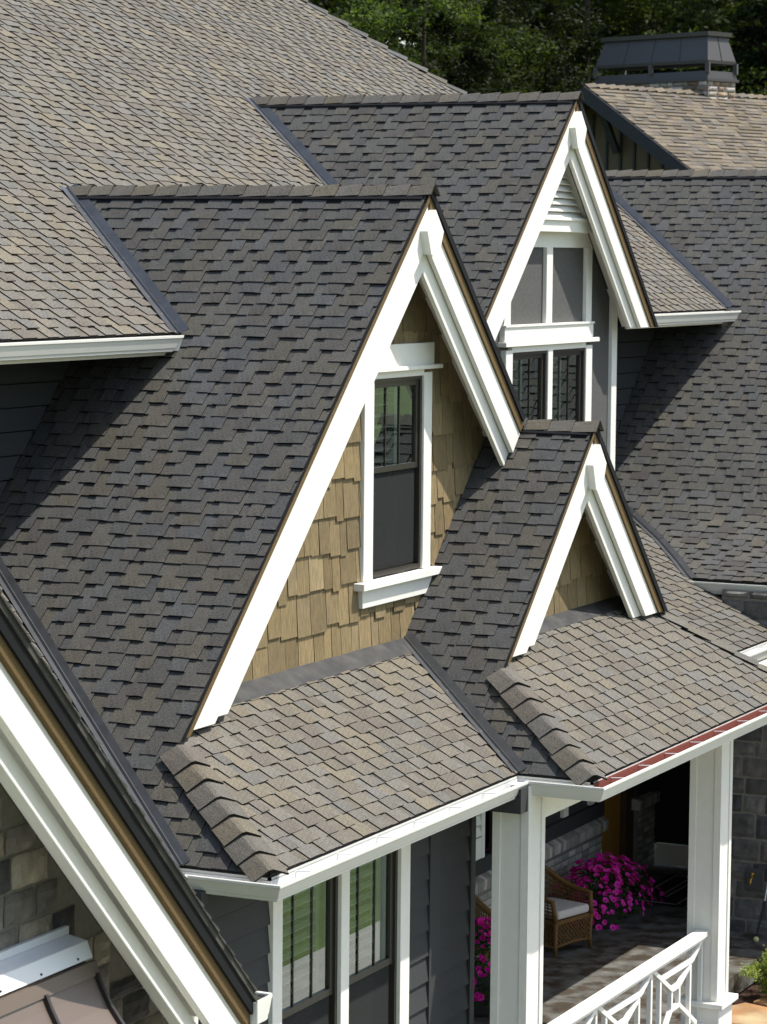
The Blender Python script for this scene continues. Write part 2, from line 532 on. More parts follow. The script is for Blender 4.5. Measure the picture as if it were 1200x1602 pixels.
# hip (side slope behind) + caps
hb_, ha_ = V((14.42, 4.129, .54)), V((hipx(zt), 14, zt))
sd = MB(); sd.prism([hb_, ha_, V((20, 14, -1.1)), V((20, 4.129, -1.1))], (0, 0, -.05)); build(sd, 'side_slope', 'underlay', mr)
hd = (hb_-ha_).normalized()
wS = V((1, 0, -1.0)).normalized(); wM = V((0, -1, -TM)).normalized()
wS_ = (wS-hd*wS.dot(hd)).normalized(); wM_ = (wM-hd*wM.dot(hd)).normalized()
caps(mr, 'hip_cap', ha_+(hb_-ha_)*.35, hb_, wM_, wS_, 30, wide=.16, lift=.045, seed=5, slope_light=1.1)

def valley(root, a, b, wa, wb, wide=.10, lab=None):
    """W valley metal from a (top) to b; wa/wb unit vectors up each side"""
    a, b = V(a), V(b); d = (b-a).normalized(); wa = V(wa); wb = V(wb)
    up = (wa+wb).normalized()
    mb = MB()
    pr = [wa*wide+up*.026, wa*.016+up*.022, up*.042, wb*.016+up*.022, wb*wide+up*.026]
    for j in range(4): mb.face([a+pr[j], b+pr[j], b+pr[j+1], a+pr[j+1]])
    for j in range(4): mb.face([b+pr[j], b+pr[j]-up*.01, b+pr[j+1]-up*.01, b+pr[j+1]])
    return build(mb, 'valley_flashing', 'metal', root)
def perp_in(v, d):
    v = V(v); d = V(d).normalized(); return (v-d*v.dot(d)).normalized()
def vly(root, a, b, upA, upB, wide=.10):
    d = (V(b)-V(a)).normalized()
    return valley(root, a, b, perp_in(upA, d), perp_in(upB, d), wide)
UL = (Cn, 0, Sn)
vly(mr, (0, 3.309, 0), (-1.174-.02, YM-.03, ZM-.02), UL, (0, 1, TM), .085)
vly(mr, (6.325, 4.952, 1.082), (4.025, YM, ZM), UL, (0, 1, TM), .085)
vly(mr, (13.895, 4.129, .54), (12.103, YM, ZM), (1, 0, .93), (0, 1, TM), .085)

# ------------------------------------------------------------------ gable pieces
def gable_trim(root, x0, z0, yf, yw, lend, rend, wood=.15, main_=.445, sec=.63, rec=.05, lcut='level', key=True, keyh=.50, rz=None):
    """lend: z of the level cut on the left; rend: x (from apex) of the square cut right"""
    def L(a, b, y0, y1, nm, mt, zc):
        pts = [(x0, z0-a), (x0+(zc-z0+a)/T1, zc), (x0+(zc-z0+b)/T1, zc), (x0, z0-b)]
        return build(MB().xz(pts, y0, y1), nm, mt, root, bevel=.003 if mt == 'white' else 0)
    def Rr(a, b, y0, y1, nm, mt, xe, extra=0.0):
        w = (b-a)*Cn
        p1 = (x0+xe, z0-a-T1*xe); p2 = (p1[0]-Sn*w-extra*Cn*0, p1[1]-Cn*w)
        if rz is not None:
            zc = rz-extra; p1 = (x0+(z0-a-zc)/T1, zc); p2 = (x0+(z0-b-zc)/T1, zc)
        pts = [(x0, z0-a), p1, p2, (x0, z0-b)]
        return build(MB().xz(pts, y0, y1), nm, mt, root, bevel=.003 if mt == 'white' else 0)
    if lend is not None:
        L(.012, .085, yf-.004, yf+.035, 'rake_trim', 'wood', lend-.03)
        L(-.004, .012, yf-.012, yf+.03, 'drip_edge', 'vent', lend-.03)
        L(.085, main_-.03, yf+.012, yf+.05, 'rake_board', 'white', lend)
        L(main_-.03, sec, yf+.05, yf+.09, 'shadow_board', 'white', lend+.03)
        L(.16, .19, yf+.09, yw, 'soffit', 'white', lend+.25)
    Rr(.045, wood, yf-.004, yf+.035, 'rake_trim', 'wood', rend)
    Rr(-.03, .045, yf-.02, yf+.03, 'drip_edge', 'vent', rend+.01)
    Rr(wood, main_, yf+.012, yf+.05, 'rake_board', 'white', rend-.03)
    Rr(main_-.03, sec, yf+rec+.012, yf+.10, 'shadow_board', 'white', rend-.10)
    Rr(.16, .19, yf+.10, yw, 'soffit', 'white', rend-.02)
    if key:
        mb = MB()
        zt_, zb_ = z0-wood, z0-keyh
        yk = yf-.055
        # front face tapers narrower downward, protrudes a little more at the bottom
        f = [(x0, zt_), (x0-.155, zt_-.155*T1-.02), (x0-.075, zb_), (x0+.075, zb_), (x0+.155, zt_-.155*T1-.02)]
        front = [V((x, yk, z)) for x, z in f]; back = [V((x, yf+.012, z)) for x, z in f]
        mb.face(front)
        for i in range(5): mb.face([front[(i+1) % 5], front[i], back[i], back[(i+1) % 5]])
        build(mb, 'keystone_block', 'white', root)

def ridge(root, x, z, y0, y1, n, seed, slope_light=.92):
    """ridge vent and caps from y0 (back) to y1 (front)"""
    mb = MB()
    for s in (-1, 1):
        wv = V((s*Cn, 0, -Sn)); nn = V((s*Sn, 0, Cn))
        for a, b, h in ((.0, .125, .028),):
            p = [V((x, y0, z))+nn*h, V((x, y0, z))+wv*b+nn*h, V((x, y0, z))+wv*b, V((x, y0, z))]
            mb.prism(p, (0, y1+.02-y0, 0))
        mb.prism([V((x, y0, z))+wv*.12+nn*.012, V((x, y0, z))+wv*.15+nn*.012, V((x, y0, z))+wv*.15, V((x, y0, z))+wv*.12], (0, y1+.02-y0, 0))
    build(mb, 'ridge_vent', 'vent', root)
    fb = MB()
    k = int((y0-y1)/.028)
    for i in range(k):
        y = y0-.02-i*.028
        p = V((x, y, z))+LW*.124+V((-Sn, 0, Cn))*.004
        q = [p, p+LW*.012, p+LW*.004+V((-Sn, 0, Cn))*.026, p+V((-Sn, 0, Cn))*.026]
        fb.prism(q, (0, -.010, 0))
    build(fb, 'vent_fins', 'black', root, kind='stuff')
    caps(root, 'ridge_cap', (x, y0, z+.038), (x, y1-.045, z+.038), LW, RW, n, wide=.125, lift=.024, seed=seed, slope_light=slope_light*1.5, base=.0)

def back_slope(root, pts):
    mb = MB(); mb.prism(pts, (0, 0, -.04)); build(mb, 'right_slope', MAT['shingle_plain'], root)
MAT['shingle_plain'] = mat('asphalt_shingle_plain', (.075, .07, .06), .95, noise=.2, nscale=9, fine=.4, fscale=330, spec=.12)

# ------------------------------------------------------------------ big front dormer (D1)
d1 = thing('gable_dormer', 'largest dormer, dark shingle slope, white rakes and tan shake gable with one window', 'dormer', (0, 0, -3.6))
eL1 = -4.626
sl1 = Slope('L', [(eL1, ZE), (0, 0)])
shingle_roof(d1, 'roof_deck', sl1, [
    [(0, 0), (3.309, 0), (1.596, -1.174), (0, -1.174)],
    [(0, -1.174), (2.389, -1.174), (2.389, -2.749), (0, -4.374)],
    [(0, -3.966), (0, -4.374), (-.371, -4.626), (-1.039, -4.626)]], 21, slope_light=.90)
back_slope(d1, [(0, -.0, 0), (2.04, 0, -1.96), (2.04, YM, -1.96), (1.174, YM, ZM), (0, 3.309, 0)])
gable_trim(d1, 0, 0, 0, .35, -3.72, 1.965)
ridge(d1, 0, 0, 3.27, 0, 16, 31)
vly(d1, (-2.749, 2.389, -2.641), (eL1-.02, -.40, ZE-.01), UL, (0, 1, TS0), .066)
# hip caps D1 / S1
def hipcaps(root, a, b, tf, n, seed, slope_light=.95, wide=.15):
    a, b = V(a), V(b); d = (b-a).normalized()
    wl = V((-Cn, 0, -Sn)); wf = V((0, -1, -tf)).normalized()
    # outward unit vectors lying in each slope, square to the hip
    nl = V((-Sn, 0, Cn)); nf = V((0, -tf, 1)).normalized()
    wl = d.cross(nl); wl = wl if wl.z < 0 else -wl
    # choose the sense that points away from the other slope
    if wl.dot(V((0, 1, 0))) < 0: wl = -wl
    wl.normalize()
    wf = d.cross(nf).normalized()
    if wf.dot(V((1, 0, 0))) < 0: wf = -wf
    caps(root, 'hip_cap', a+(nl+nf)*.006, b+(nl+nf)*.006, wl, wf, n, wide=wide, lift=.030, seed=seed, slope_light=slope_light, base=.028)
hipcaps(d1, (-3.98, -.02, -3.825), (eL1-.01, -1.045, ZE), TS1, 7, 33, slope_light=1.35)

def cut_holes(body, hs):
    out = [body]
    for (a, b, c, d) in hs:
        nxt = []
        for q in out:
            for win in ([(-99, -99), (a, -99), (a, 99), (-99, 99)], [(b, -99), (99, -99), (99, 99), (b, 99)], [(a, -99), (b, -99), (b, c), (a, c)], [(a, d), (b, d), (b, 99), (a, 99)]):
                g_ = clip(q, win)
                if g_ and area(g_) > 1e-6: nxt.append(g_)
        out = nxt
    return out
# shake wall
def shakes(root, part, x0, z0, off, yw, zb, wall_l, wall_r, seed, holes=(), expo=.275, zt=None, hide_r=None):
    rr = random.Random(seed)
    # backing
    zt = z0-off
    B_ = MB(); body = ccw([(x0, zt), (wall_l, zt-(x0-wall_l)*T1), (wall_l, zb), (wall_r, zb), (wall_r, zt-(wall_r-x0)*T1)])
    hs = [(h[0]+.1, h[1]-.1, h[2]+.12, h[3]-.02) for h in holes]
    for q in cut_holes(body, hs): B_.xz(q, yw+.012, yw+.1)
    p = build(B_, part, 'shakeback', root)
    var = []
    k = 0; z = zb
    cols = [(.24, .178, .088), (.26, .192, .096), (.215, .160, .082), (.275, .208, .11), (.23, .168, .082)]
    while z < zt:
        hl = expo+.05
        x = wall_l-rr.uniform(0, .15)
        while x < wall_r:
            wd = rr.uniform(.11, .28)
            drop = rr.choice((0, 0, -.045, -.03, .012)) if k else 0
            zl = z+drop; zh = z+hl
            poly = [(x+.004, zl), (x+wd-.004, zl), (x+wd-.004, zh), (x+.004, zh)]
            q = clip(poly, [(wall_l-9, zb-1e-4), (wall_r+9, zb-1e-4), (wall_r+9, 9), (wall_l-9, 9)])
            tri = ccw([(x0, zt), (x0-9, zt-9*T1), (x0+9, zt-9*T1)])
            q = clip(q, tri) if q else q
            if q: q = clip(q, [(wall_l, -9), (wall_r, -9), (wall_r, 9), (wall_l, 9)])
            s_ = rr.uniform(.78, 1.15); c = tuple(a*s_ for a in rr.choice(cols)); dy_ = rr.uniform(0, .006)
            qs = cut_holes(ccw(q), [(h[0]+.12, h[1]-.12, h[2]+.14, h[3]-.14) for h in holes]) if q else []
            for q in qs:
                if area(q) < .002: continue
                mb = MB()
                yb, yt = yw-.018-dy_, yw-.002
                f = lambda zz: yb+(yt-yb)*min(1, max(0, (zz-zl)/hl))
                fr = [V((a, f(b), b)) for a, b in q]; bk = [V((a, yw+.012, b)) for a, b in q]
                mb.face(fr, c); n_ = len(q)
                for i in range(n_): mb.face([fr[(i+1) % n_], fr[i], bk[i], bk[(i+1) % n_]], tuple(a*.7 for a in c))
                build(mb, 'shake', 'shake', p)
            x += wd
        z += expo-.0; k += 1
    return p
shakes(d1, 'shake_wall', 0, 0, .19, .35, -3.60, -2.85, 2.0, 41, holes=[(-.46, .74, -3.2, -1.3)])
# step flashing at the foot of the gable wall, lying on the skirt roof
def foot_flash(root, x0, x1, yw, ts, ys, out=.13):
    z = lambda y: ZE+ts*(y-ys)
    mb = MB()
    mb.prism([(x0, yw-.012, z(yw)+.02), (x1, yw-.012, z(yw)+.02), (x1, yw-.012, z(yw)+.10), (x0, yw-.012, z(yw)+.10)], (0, .02, 0))
    mb.prism([(x0, yw, z(yw)+.026), (x1, yw, z(yw)+.026), (x1, yw-out, z(yw-out)+.024), (x0, yw-out, z(yw-out)+.024)], (0, 0, -.006))
    return build(mb, 'base_flashing', 'metal_dusty', root)
foot_flash(d1, -3.6, .30, .35, TS1, -1.039, .17)

# ---- window helper
def window(root, x0, x1, z0, z1, y, split=None, shutters=True, muntins=(), depth=.08, slat_from=None, slats_to=1.0, rail=.045, name='window', sp=.09):
    """opening x0..x1, z0..z1 in a wall facing -Y at y. part frame; sub-parts sashes and panes"""
    w = MB()
    fr = .035
    w.box((x0, y-.005, z0), (x0+fr, y+.09, z1)); w.box((x1-fr, y-.005, z0), (x1, y+.09, z1))
    w.box((x0+fr, y-.004, z1-fr), (x1-fr, y+.09, z1)); w.box((x0+fr, y-.006, z0), (x1-fr, y+.09, z0+fr))
    f = build(w, name, 'frame', root)
    def sash(za, zb, yy, screen):
        s = MB(); b = rail
        s.box((x0+fr, yy, za), (x0+fr+b, yy+.03, zb)); s.box((x1-fr-b, yy, za), (x1-fr, yy+.03, zb))
        s.box((x0+fr+b, yy+.001, za), (x1-fr-b, yy+.031, za+b)); s.box((x0+fr+b, yy+.001, zb-b), (x1-fr-b, yy+.031, zb))
        build(s, 'sash', 'frame', f)
        gm = MB(); gm.face([(x0+fr+b, yy+.018, za+b), (x1-fr-b, yy+.018, za+b), (x1-fr-b, yy+.018, zb-b), (x0+fr+b, yy+.018, zb-b)])
        build(gm, 'pane', 'glass', f)
        if not screen:
            for t in muntins:
                xx = x0+(x1-x0)*t
                B(f, 'muntin', 'frame', (xx-.0055, yy+.008, za+b), (xx+.0055, yy+.016, zb-b))
        else:
            sc = MB(); sc.face([(x0+fr+.012, yy-.012, za+.012), (x1-fr-.012, yy-.012, za+.012), (x1-fr-.012, yy-.012, zb), (x0+fr+.012, yy-.012, zb)])
            build(sc, 'insect_screen', scr_mat, f)
    if split is None: sash(z0+fr, z1-fr, y+.02, False)
    else:
        sash(split-.02, z1-fr, y+.012, False); sash(z0+fr, split+.02, y+.045, True)
    # dark room behind
    rm = MB(); zz = y+.6
    rm.face([(x0, zz, z0), (x1, zz, z0), (x1, zz, z1), (x0, zz, z1)])
    rm.face([(x0, y+.09, z0), (x0, zz, z0), (x0, zz, z1), (x0, y+.09, z1)]); rm.face([(x1, y+.09, z0), (x1, zz, z0), (x1, zz, z1), (x1, y+.09, z1)])
    rm.face([(x0, y+.09, z0), (x1, y+.09, z0), (x1, zz, z0), (x0, zz, z0)]); rm.face([(x0, y+.09, z1), (x1, y+.09, z1), (x1, zz, z1), (x0, zz, z1)])
    build(rm, 'room', 'interior', f)
    if shutters:
        sm = MB(); z = z0+.08
        xe = x0+(x1-x0)*slats_to
        while z < z1-.06:
            sm.prism([(x0+.08, y+.115, z), (xe-.06, y+.115, z), (xe-.06, y+.17, z+.012), (x0+.08, y+.17, z+.012)], (0, .001, .007))
            z += sp
        sm.box((x0+.04, y+.11, z0+.03), (x0+.085, y+.165, z1-.03)); sm.box((xe-.08, y+.11, z0+.03), (xe-.02, y+.165, z1-.03))
        build(sm, 'shutter_slats', 'shutter', f)
    return f
scr_mat = bpy.data.materials.new('insect_screen_mesh'); scr_mat.use_nodes = True
_t = scr_mat.node_tree; _b = _t.nodes['Principled BSDF']; _b.inputs['Base Color'].default_value = (.034, .035, .034, 1); _b.inputs['Roughness'].default_value = .9; _b.inputs['Specular IOR Level'].default_value = 0.0
_tr = _t.nodes.new('ShaderNodeBsdfTransparent'); _mx = _t.nodes.new('ShaderNodeMixShader'); _mx.inputs[0].default_value = .88
_t.links.new(_tr.outputs[0], _mx.inputs[1]); _t.links.new(_b.outputs[0], _mx.inputs[2]); _t.links.new(_mx.outputs[0], _t.nodes['Material Output'].inputs['Surface'])

W1 = .35
f = window(d1, -.33, .61, -3.04, -1.47, W1-.02, split=-2.20, muntins=(.33, .60), slats_to=.78)
for a, b in (((-.50, W1-.045, -3.05), (-.33, W1+.02, -1.45)), ((.61, W1-.045, -3.05), (.765, W1+.02, -1.45))):
    B(f, 'side_casing', 'white', a, b, bevel=.003)
B(f, 'head_casing', 'white', (-.33, W1-.042, -1.475), (.61, W1+.02, -1.40), bevel=.003)
B(f, 'head_board', 'white', (-.51, W1-.05, -1.39), (.79, W1+.02, -1.21), bevel=.003)
B(f, 'drip_cap', 'white', (-.62, W1-.085, -1.422), (.89, W1+.02, -1.388), bevel=.004)
B(f, 'sill', 'white', (-.60, W1-.10, -3.115), (.885, W1+.02, -3.055), bevel=.004)
build(MB().xz([(-.52, -3.115), (.80, -3.115), (.72, -3.26), (-.52, -3.26)], W1-.05, W1+.02), 'apron', 'white', f, bevel=.003)

# ------------------------------------------------------------------ rear dormer (D2)
X2, Z2, Y2, W2 = 6.325, 1.082, 1.279, 1.60
d2 = thing('gable_dormer', 'rear dormer with louvred vent, grey panels and paired windows behind the largest dormer', 'dormer', (X2, Y2, -2.6))
sl2 = Slope('L', [(4.0, Z2-T1*(X2-4.0)), (X2, Z2)])
shingle_roof(d2, 'roof_deck', sl2, [[(Y2, X2), (4.952, X2), (YM, 4.025), (Y2, 4.0)]], 22, slope_light=.96)
back_slope(d2, [(X2, Y2, Z2), (8.72, Y2, Z2-T1*2.395), (8.625, YM, ZM), (X2, 4.952, Z2)])
gable_trim(d2, X2, Z2, Y2, W2, -1.45, 2.36, keyh=.52, rz=-1.26, main_=.425, sec=.60)
ridge(d2, X2, Z2, 4.92, Y2, 17, 32)
# gable wall body
B2 = MB(); wl, wr = 4.27, 8.38
for q in cut_holes(ccw([(X2, Z2-.19), (wl, Z2-.19-(X2-wl)*T1), (wl, -3.6), (wr, -3.6), (wr, Z2-.19-(wr-X2)*T1)]), [(5.46, 6.37, -2.89, -1.46), (6.51, 7.42, -2.89, -1.46)]): B2.xz(q, W2+.02, W2+.10)
body = build(B2, 'gable_wall', 'panel', d2)
build(MB().xz([(8.235, -3.6), (8.385, -3.6), (8.385, Z2-.10-(8.385-X2)*T1), (8.235, Z2-.10-(8.235-X2)*T1)], W2-.02, W2+.10), 'corner_board', 'white', d2, bevel=.003)
B(d2, 'side_wall', 'siding', (8.30, W2+.10, -3.6), (8.37, 2.38, -1.15))
# louvred triangle
lz0 = -.13
yv = W2-.12
fr_ = MB()
tri = [(X2, Z2-.30), (X2-(Z2-.30-lz0)/T1, lz0), (X2+(Z2-.30-lz0)/T1, lz0)]
louv = part_empty('louvred_vent', d2)
z = lz0
while z < Z2-.46:
    hw = (Z2-.46-z)/T1
    if hw > .05:
        build(MB().yz([(yv-.01, z+.008), (yv+.0, z), (yv+.05, z+.055), (yv+.042, z+.063)], X2-hw, X2+hw-.06), 'louvre', 'white', louv)
    z += .068
build(MB().xz([(X2+(Z2-.30-lz0)/T1, lz0), (X2, Z2-.30), (X2, Z2-.44), (X2+(Z2-.44-lz0)/T1, lz0)], yv-.02, W2+.02), 'vent_frame', 'white', louv)
build(MB().xz([(X2-(Z2-.30-lz0)/T1, lz0), (X2, Z2-.30), (X2, Z2-.44), (X2-(Z2-.44-lz0)/T1, lz0)], yv-.02, W2+.02), 'vent_frame', 'white', louv)
B(d2, 'collar_board', 'white', (5.45, W2-.13, -.265), (7.45, W2+.02, -.13), bevel=.003)
B(d2, 'collar_cap', 'white', (5.45, W2-.155, -.15), (7.38, W2+.02, -.118), bevel=.003)
build(MB().xz([(X2-1.32, -.42), (X2+1.32, -.42), (X2+1.16, -.262), (X2-1.16, -.262)], W2-.01, W2+.02), 'frieze_board', 'white', d2, bevel=.002)
for a, b in ((5.26, 5.42), (6.34, 6.50), (7.45, 7.60)):
    B(d2, 'batten', 'white', (a, W2-.025, -1.20), (b, W2+.02, -.42), bevel=.003)
B(d2, 'belt_board', 'white', (5.24, W2-.04, -1.345), (7.62, W2+.02, -1.20), bevel=.003)
B(d2, 'belt_cap', 'white', (5.24, W2-.055, -1.205), (7.62, W2+.02, -1.185), bevel=.002)
B(d2, 'drip_cap', 'white', (5.2, W2-.075, -1.395), (7.72, W2+.02, -1.350), bevel=.003)
for a, b in ((5.45, 6.38), (6.50, 7.43)):
    window(d2, a, b, -2.9, -1.45, W2-.02, split=None, muntins=(.33, .6), slats_to=.62)
for a, b in ((5.28, 5.45), (6.38, 6.50), (7.43, 7.60)):
    B(d2, 'window_casing', 'white', (a, W2-.04, -2.95), (b, W2+.02, -1.43), bevel=.003)
B(d2, 'head_casing', 'white', (5.45, W2-.035, -1.455), (7.43, W2+.02, -1.40), bevel=.002)

# ------------------------------------------------------------------ small front dormer (D3)
X3, Z3, Y3, W3 = 2.077, -1.931, -.608, -.269
d3 = thing('gable_dormer', 'smallest dormer, low at the front right, with a short ridge and a plain shake triangle', 'dormer', (X3, Y3, -3.6))
sl3 = Slope('L', [(-.54, ZE), (X3, Z3)])
shingle_roof(d3, 'roof_deck', sl3, [
    [(Y3, X3), (W1-.02, X3), (W1-.02, .355), (Y3, -.266)],
    [(Y3, .159), (Y3, -.266), (-1.039, -.54), (-1.65, -.54)]], 23, slope_light=.88)
b3 = MB(); b3.prism([(X3, Y3, Z3), (3.995, Y3, -3.774), (4.694, -1.65, ZE), (4.694, -.36, ZE), (3.354, W2, -3.158), (X3, W2, Z3)], (0, 0, -.04))
build(b3, 'right_slope', MAT['shingle_plain'], d3)
gable_trim(d3, X3, Z3, Y3, W3, -3.69, 1.83, keyh=.53, rz=-3.70)
ridge(d3, X3, Z3, .22, Y3, 4, 34)
hipcaps(d3, (.145, Y3-.01, -3.79), (-.55, -1.655, ZE), TS2, 7, 35, slope_light=1.35)
vly(d3, (.342, .35, -3.598), (-.545, -1.045, ZE-.005), UL, (0, 1, TS1), .075)
shakes(d3, 'shake_wall', X3, Z3, .19, W3, -3.56, .60, 3.55, 43)
foot_flash(d3, .5, 3.6, W3, TS2, -1.65, .15)
# hip caps on the far right hip of the small dormer's skirt
a_, b_ = V((3.96, Y3+.05, -3.742)), V((4.70, -1.655, ZE))
dd = (b_-a_).normalized(); nr = V((Sn, 0, Cn)); nf = V((0, -TS2, 1)).normalized()
wr_ = dd.cross(nr).normalized(); wr_ = wr_ if wr_.y > 0 else -wr_
wf_ = dd.cross(nf).normalized(); wf_ = wf_ if wf_.x < 0 else -wf_
caps(d3, 'hip_cap', a_, b_, wf_, wr_, 6, wide=.13, lift=.030, seed=36, slope_light=1.4, base=.028)

# ------------------------------------------------------------------ skirt roofs
def skirt(name, label, ts, ys, pieces, seed, slope_light, ztop=-1.5, **k):
    r = thing(name, label, 'roof', (pieces[0][0][0], ys, ZE))
    s = Slope('F', [(ys, ZE), (ys+4, ZE+4*ts)])
    shingle_roof(r, 'roof_deck', s, pieces, seed, slope_light, **k)
    return r
s1 = skirt('lower_roof', 'tan shingle skirt roof below the largest dormer, above the tall windows', TS1, -1.039,
      [[(-4.626, -1.039), (-.54, -1.039), (.342, .35), (-3.744, .35)]], 51, 1.46)
s2 = skirt('lower_roof', 'tan shingle skirt roof below the smallest dormer, over the porch entrance', TS2, -1.65,
      [[(-.54, -1.65), (4.694, -1.65), (3.768, -.269), (.387, -.269)]], 52, 1.48)
s0 = skirt('lower_roof', 'narrow sliver of shingle roof between the lower left rake and the metal valley', TS0, -.371,
      [[(-9.5, -.371), (-4.626, -.371), (-2.749, 2.389), (-9.5, 2.389)]], 53, 1.38)
s3 = skirt('lower_roof', 'half shaded shingle roof in the corner beyond the smallest dormer', TS3, -.36,
      [[(4.694, -.36), (8.45, -.36), (8.45, 2.389), (2.8, 2.389)],
       [(8.45, .77), (8.75, .991), (9.2, 1.374), (9.6, 1.842), (9.93, 2.389), (8.45, 2.389)]], 54, 1.38)

# ------------------------------------------------------------------ right wing
wg = thing('wing_roof', 'dark shingle roof of the right wing with a long ridge and flared eave', 'roof', (9.9, 0, -3.2))
prof = [(8.4, -3.93), (8.75, -3.81), (9.2, -3.63), (9.6, -3.41), (9.9, -3.18), (13.895, .54)]
slw = Slope('L', prof)
shingle_roof(wg, 'roof_deck', slw, [
    [(-3.2, 13.895), (4.129, 13.895), (1.596, 12.103), (-3.2, 12.103)],
    [(-3.2, 12.103), (2.389, 12.103), (2.389, 9.93), (2.332, 9.9), (-3.2, 9.9)],
    [(-3.2, 9.9), (2.332, 9.9), (1.842, 9.6), (-3.2, 9.6)], [(-3.2, 9.6), (1.842, 9.6), (1.374, 9.2), (-3.2, 9.2)],
    [(-3.2, 9.2), (1.374, 9.2), (.991, 8.75), (-3.2, 8.75)], [(-3.2, 8.75), (.991, 8.75), (.736, 8.4), (-3.2, 8.4)]], 61, slope_light=.98)
mb = MB(); mb.prism([(13.895, -3.2, .54), (13.895, 4.129, .54), (18, 4.129, -3.3), (18, -3.2, -3.3)], (0, 0, -.04)); build(mb, 'right_slope', MAT['shingle_plain'], wg)
ridge(wg, 13.895, .54, 4.1, -3.2, 36, 62, slope_light=1.02)
vp = [(9.93, 2.389, -3.153), (9.6, 1.842, -3.41), (9.2, 1.374, -3.63), (8.75, .991, -3.81), (8.38, .71, -3.942)]
for i in range(4):
    a, b = V(vp[i]), V(vp[i+1])
    sl = (vp[i][2]-vp[i+1][2])/(vp[i][0]-vp[i+1][0])
    vly(wg, a, b, V((1, 0, sl)).normalized(), (0, 1, TS3), .075)

# ------------------------------------------------------------------ walls of the upper storey behind the eave (dark lap siding)
def lap_wall(root, part, axis, c, a0, a1, z0, z1, expo=.18, facing=-1, m='siding', rr=None):
    """horizontal boards; axis 'x': wall at y=c facing -Y from x=a0..a1"""
    p = part_empty(part, root) if part else root
    z = z0
    while z < z1-.01:
        zt = min(z+expo-.004, z1)
        if axis == 'x': o = build(MB().yz([(c-.024, z+.007), (c-.004, zt), (c+.02, zt), (c+.02, z+.007)], a0, a1), 'siding_board', m, p)
        else: o = build(MB().xz([(c-.018, z), (c-.004, zt), (c+.02, zt), (c+.02, z)], a0, a1), 'siding_board', m, p)
        z += expo
    B(p, 'lap_shadow_backing', 'black', (a0, c+.021, z0), (a1, c+.05, z1))  # black backing seen in the board gaps paints the lap shadow lines
    return p
uw = thing('upper_wall', 'shaded dark grey lap siding wall under the left end of the main eave', 'wall', (-5, 2.41, -3.2))
lap_wall(uw, None, 'x', 2.41, -9, -1.2, -3.3, -1.15)
uw2 = thing('upper_wall', 'shaded dark grey lap siding strip right of the rear dormer, under the short gutter', 'wall', (9, 2.41, -3.2))
lap_wall(uw2, None, 'x', 2.41, 8.39, 12.3, -3.3, -1.15)

# soffit of main eave + fascia
def eave_x(root, x0, x1, y, z, ywall):
    B(root, 'fascia', 'white', (x0, y+.0, z-.16), (x1, y+.025, z-.01))
    B(root, 'soffit', 'siding', (x0, y+.025, z-.16), (x1, ywall, z-.14))
eave_x(mr, -12, -1.20, YM, ZM, 2.40)
eave_x(mr, 8.72, 12.0, YM, ZM, 2.40)

# ------------------------------------------------------------------ gutters
GP = [(0.0, -.005), (0, -.118), (.078, -.118), (.088, -.112), (.090, -.096), (.098, -.088), (.120, -.020), (.128, -.012), (.128, .004), (.112, .004), (.112, -.004)]
def gutter(root, path, name='gutter', hang=.5, ends=(True, True), slant=(0, 0), gp=GP):
    """path: list of (x,y,z) eave points; outward = right-hand side of travel"""
    pts = [V(p) for p in path]; n = len(pts)
    dirs = [(pts[i+1]-pts[i]).normalized() for i in range(n-1)]
    outs = [V((d.y, -d.x, 0)) for d in dirs]
    def off(i, o):
        if i == 0: return outs[0]*o
        if i == n-1: return outs[-1]*o
        a, b = outs[i-1], outs[i]; mm = (a+b); return mm*(o/(1+a.dot(b)))
    mb = MB(); inner = MB()
    th = .004
    for i in range(n-1):
        for j in range(len(gp)-1):
            q = []
            for (ii, jj) in ((i, j), (i+1, j), (i+1, j+1), (i, j+1)):
                sh = V((0, 0, 0))
                if ii == 0: sh = dirs[0]*(-gp[jj][1]*slant[0])
                if ii == n-1: sh = -dirs[-1]*(-gp[jj][1]*slant[1])
                q.append(pts[ii]+off(ii, gp[jj][0])+V((0, 0, gp[jj][1]))+sh)
            mb.face(q)
    o = build(mb, name, 'gutter', root)
    sm = o.modifiers.new('solid', 'SOLIDIFY'); sm.thickness = .003; sm.offset = 1
    # lining (inside of the trough)
    for i in range(n-1):
        for (a, b) in (((.004, -.006), (.004, -.112)), ((.004, -.112), (.084, -.112)), ((.084, -.112), (.117, -.018))):
            q = []
            for (ii, g_) in ((i, a), (i+1, a), (i+1, b), (i, b)):
                q.append(pts[ii]+off(ii, g_[0])+V((0, 0, g_[1])))
            inner.face(q)
    build(inner, 'trough', 'trough', o if root is None else root)
    # end caps
    for k, i, dr in ((0, 0, 0), (1, n-1, n-2)):
        if ends[k]:
            sg_ = slant[k]*(-1 if k else 1)
            e = MB(); e.prism([pts[i]+outs[dr]*a+V((0, 0, b))+dirs[dr]*(-b*sg_) for a, b in gp[:9]]+[pts[i]+V((0, 0, .004))], dirs[dr]*(.004 if k else -.004)); build(e, 'end_cap', 'gutter', root)
    # hangers
    for i in range(n-1):
        L = (pts[i+1]-pts[i]).length
        if L < 1: continue
        s = .35
        while s < L-.1:
            p = pts[i]+dirs[i]*s
            hm = MB(); hm.prism([p+outs[i]*.0+V((0, 0, -.012)), p+outs[i]*.118+V((0, 0, -.002)), p+outs[i]*.118+V((0, 0, .002)), p+V((0, 0, -.006))], dirs[i]*.014)
            build(hm, 'hanger', 'trough', root)
            s += hang
    return o
def T_(lab, loc, grp=None): return thing('gutter', lab, 'gutter', loc, grp)
g1 = T_('long white gutter on the main eave at the left edge, above dark siding', (-5, YM, ZM))
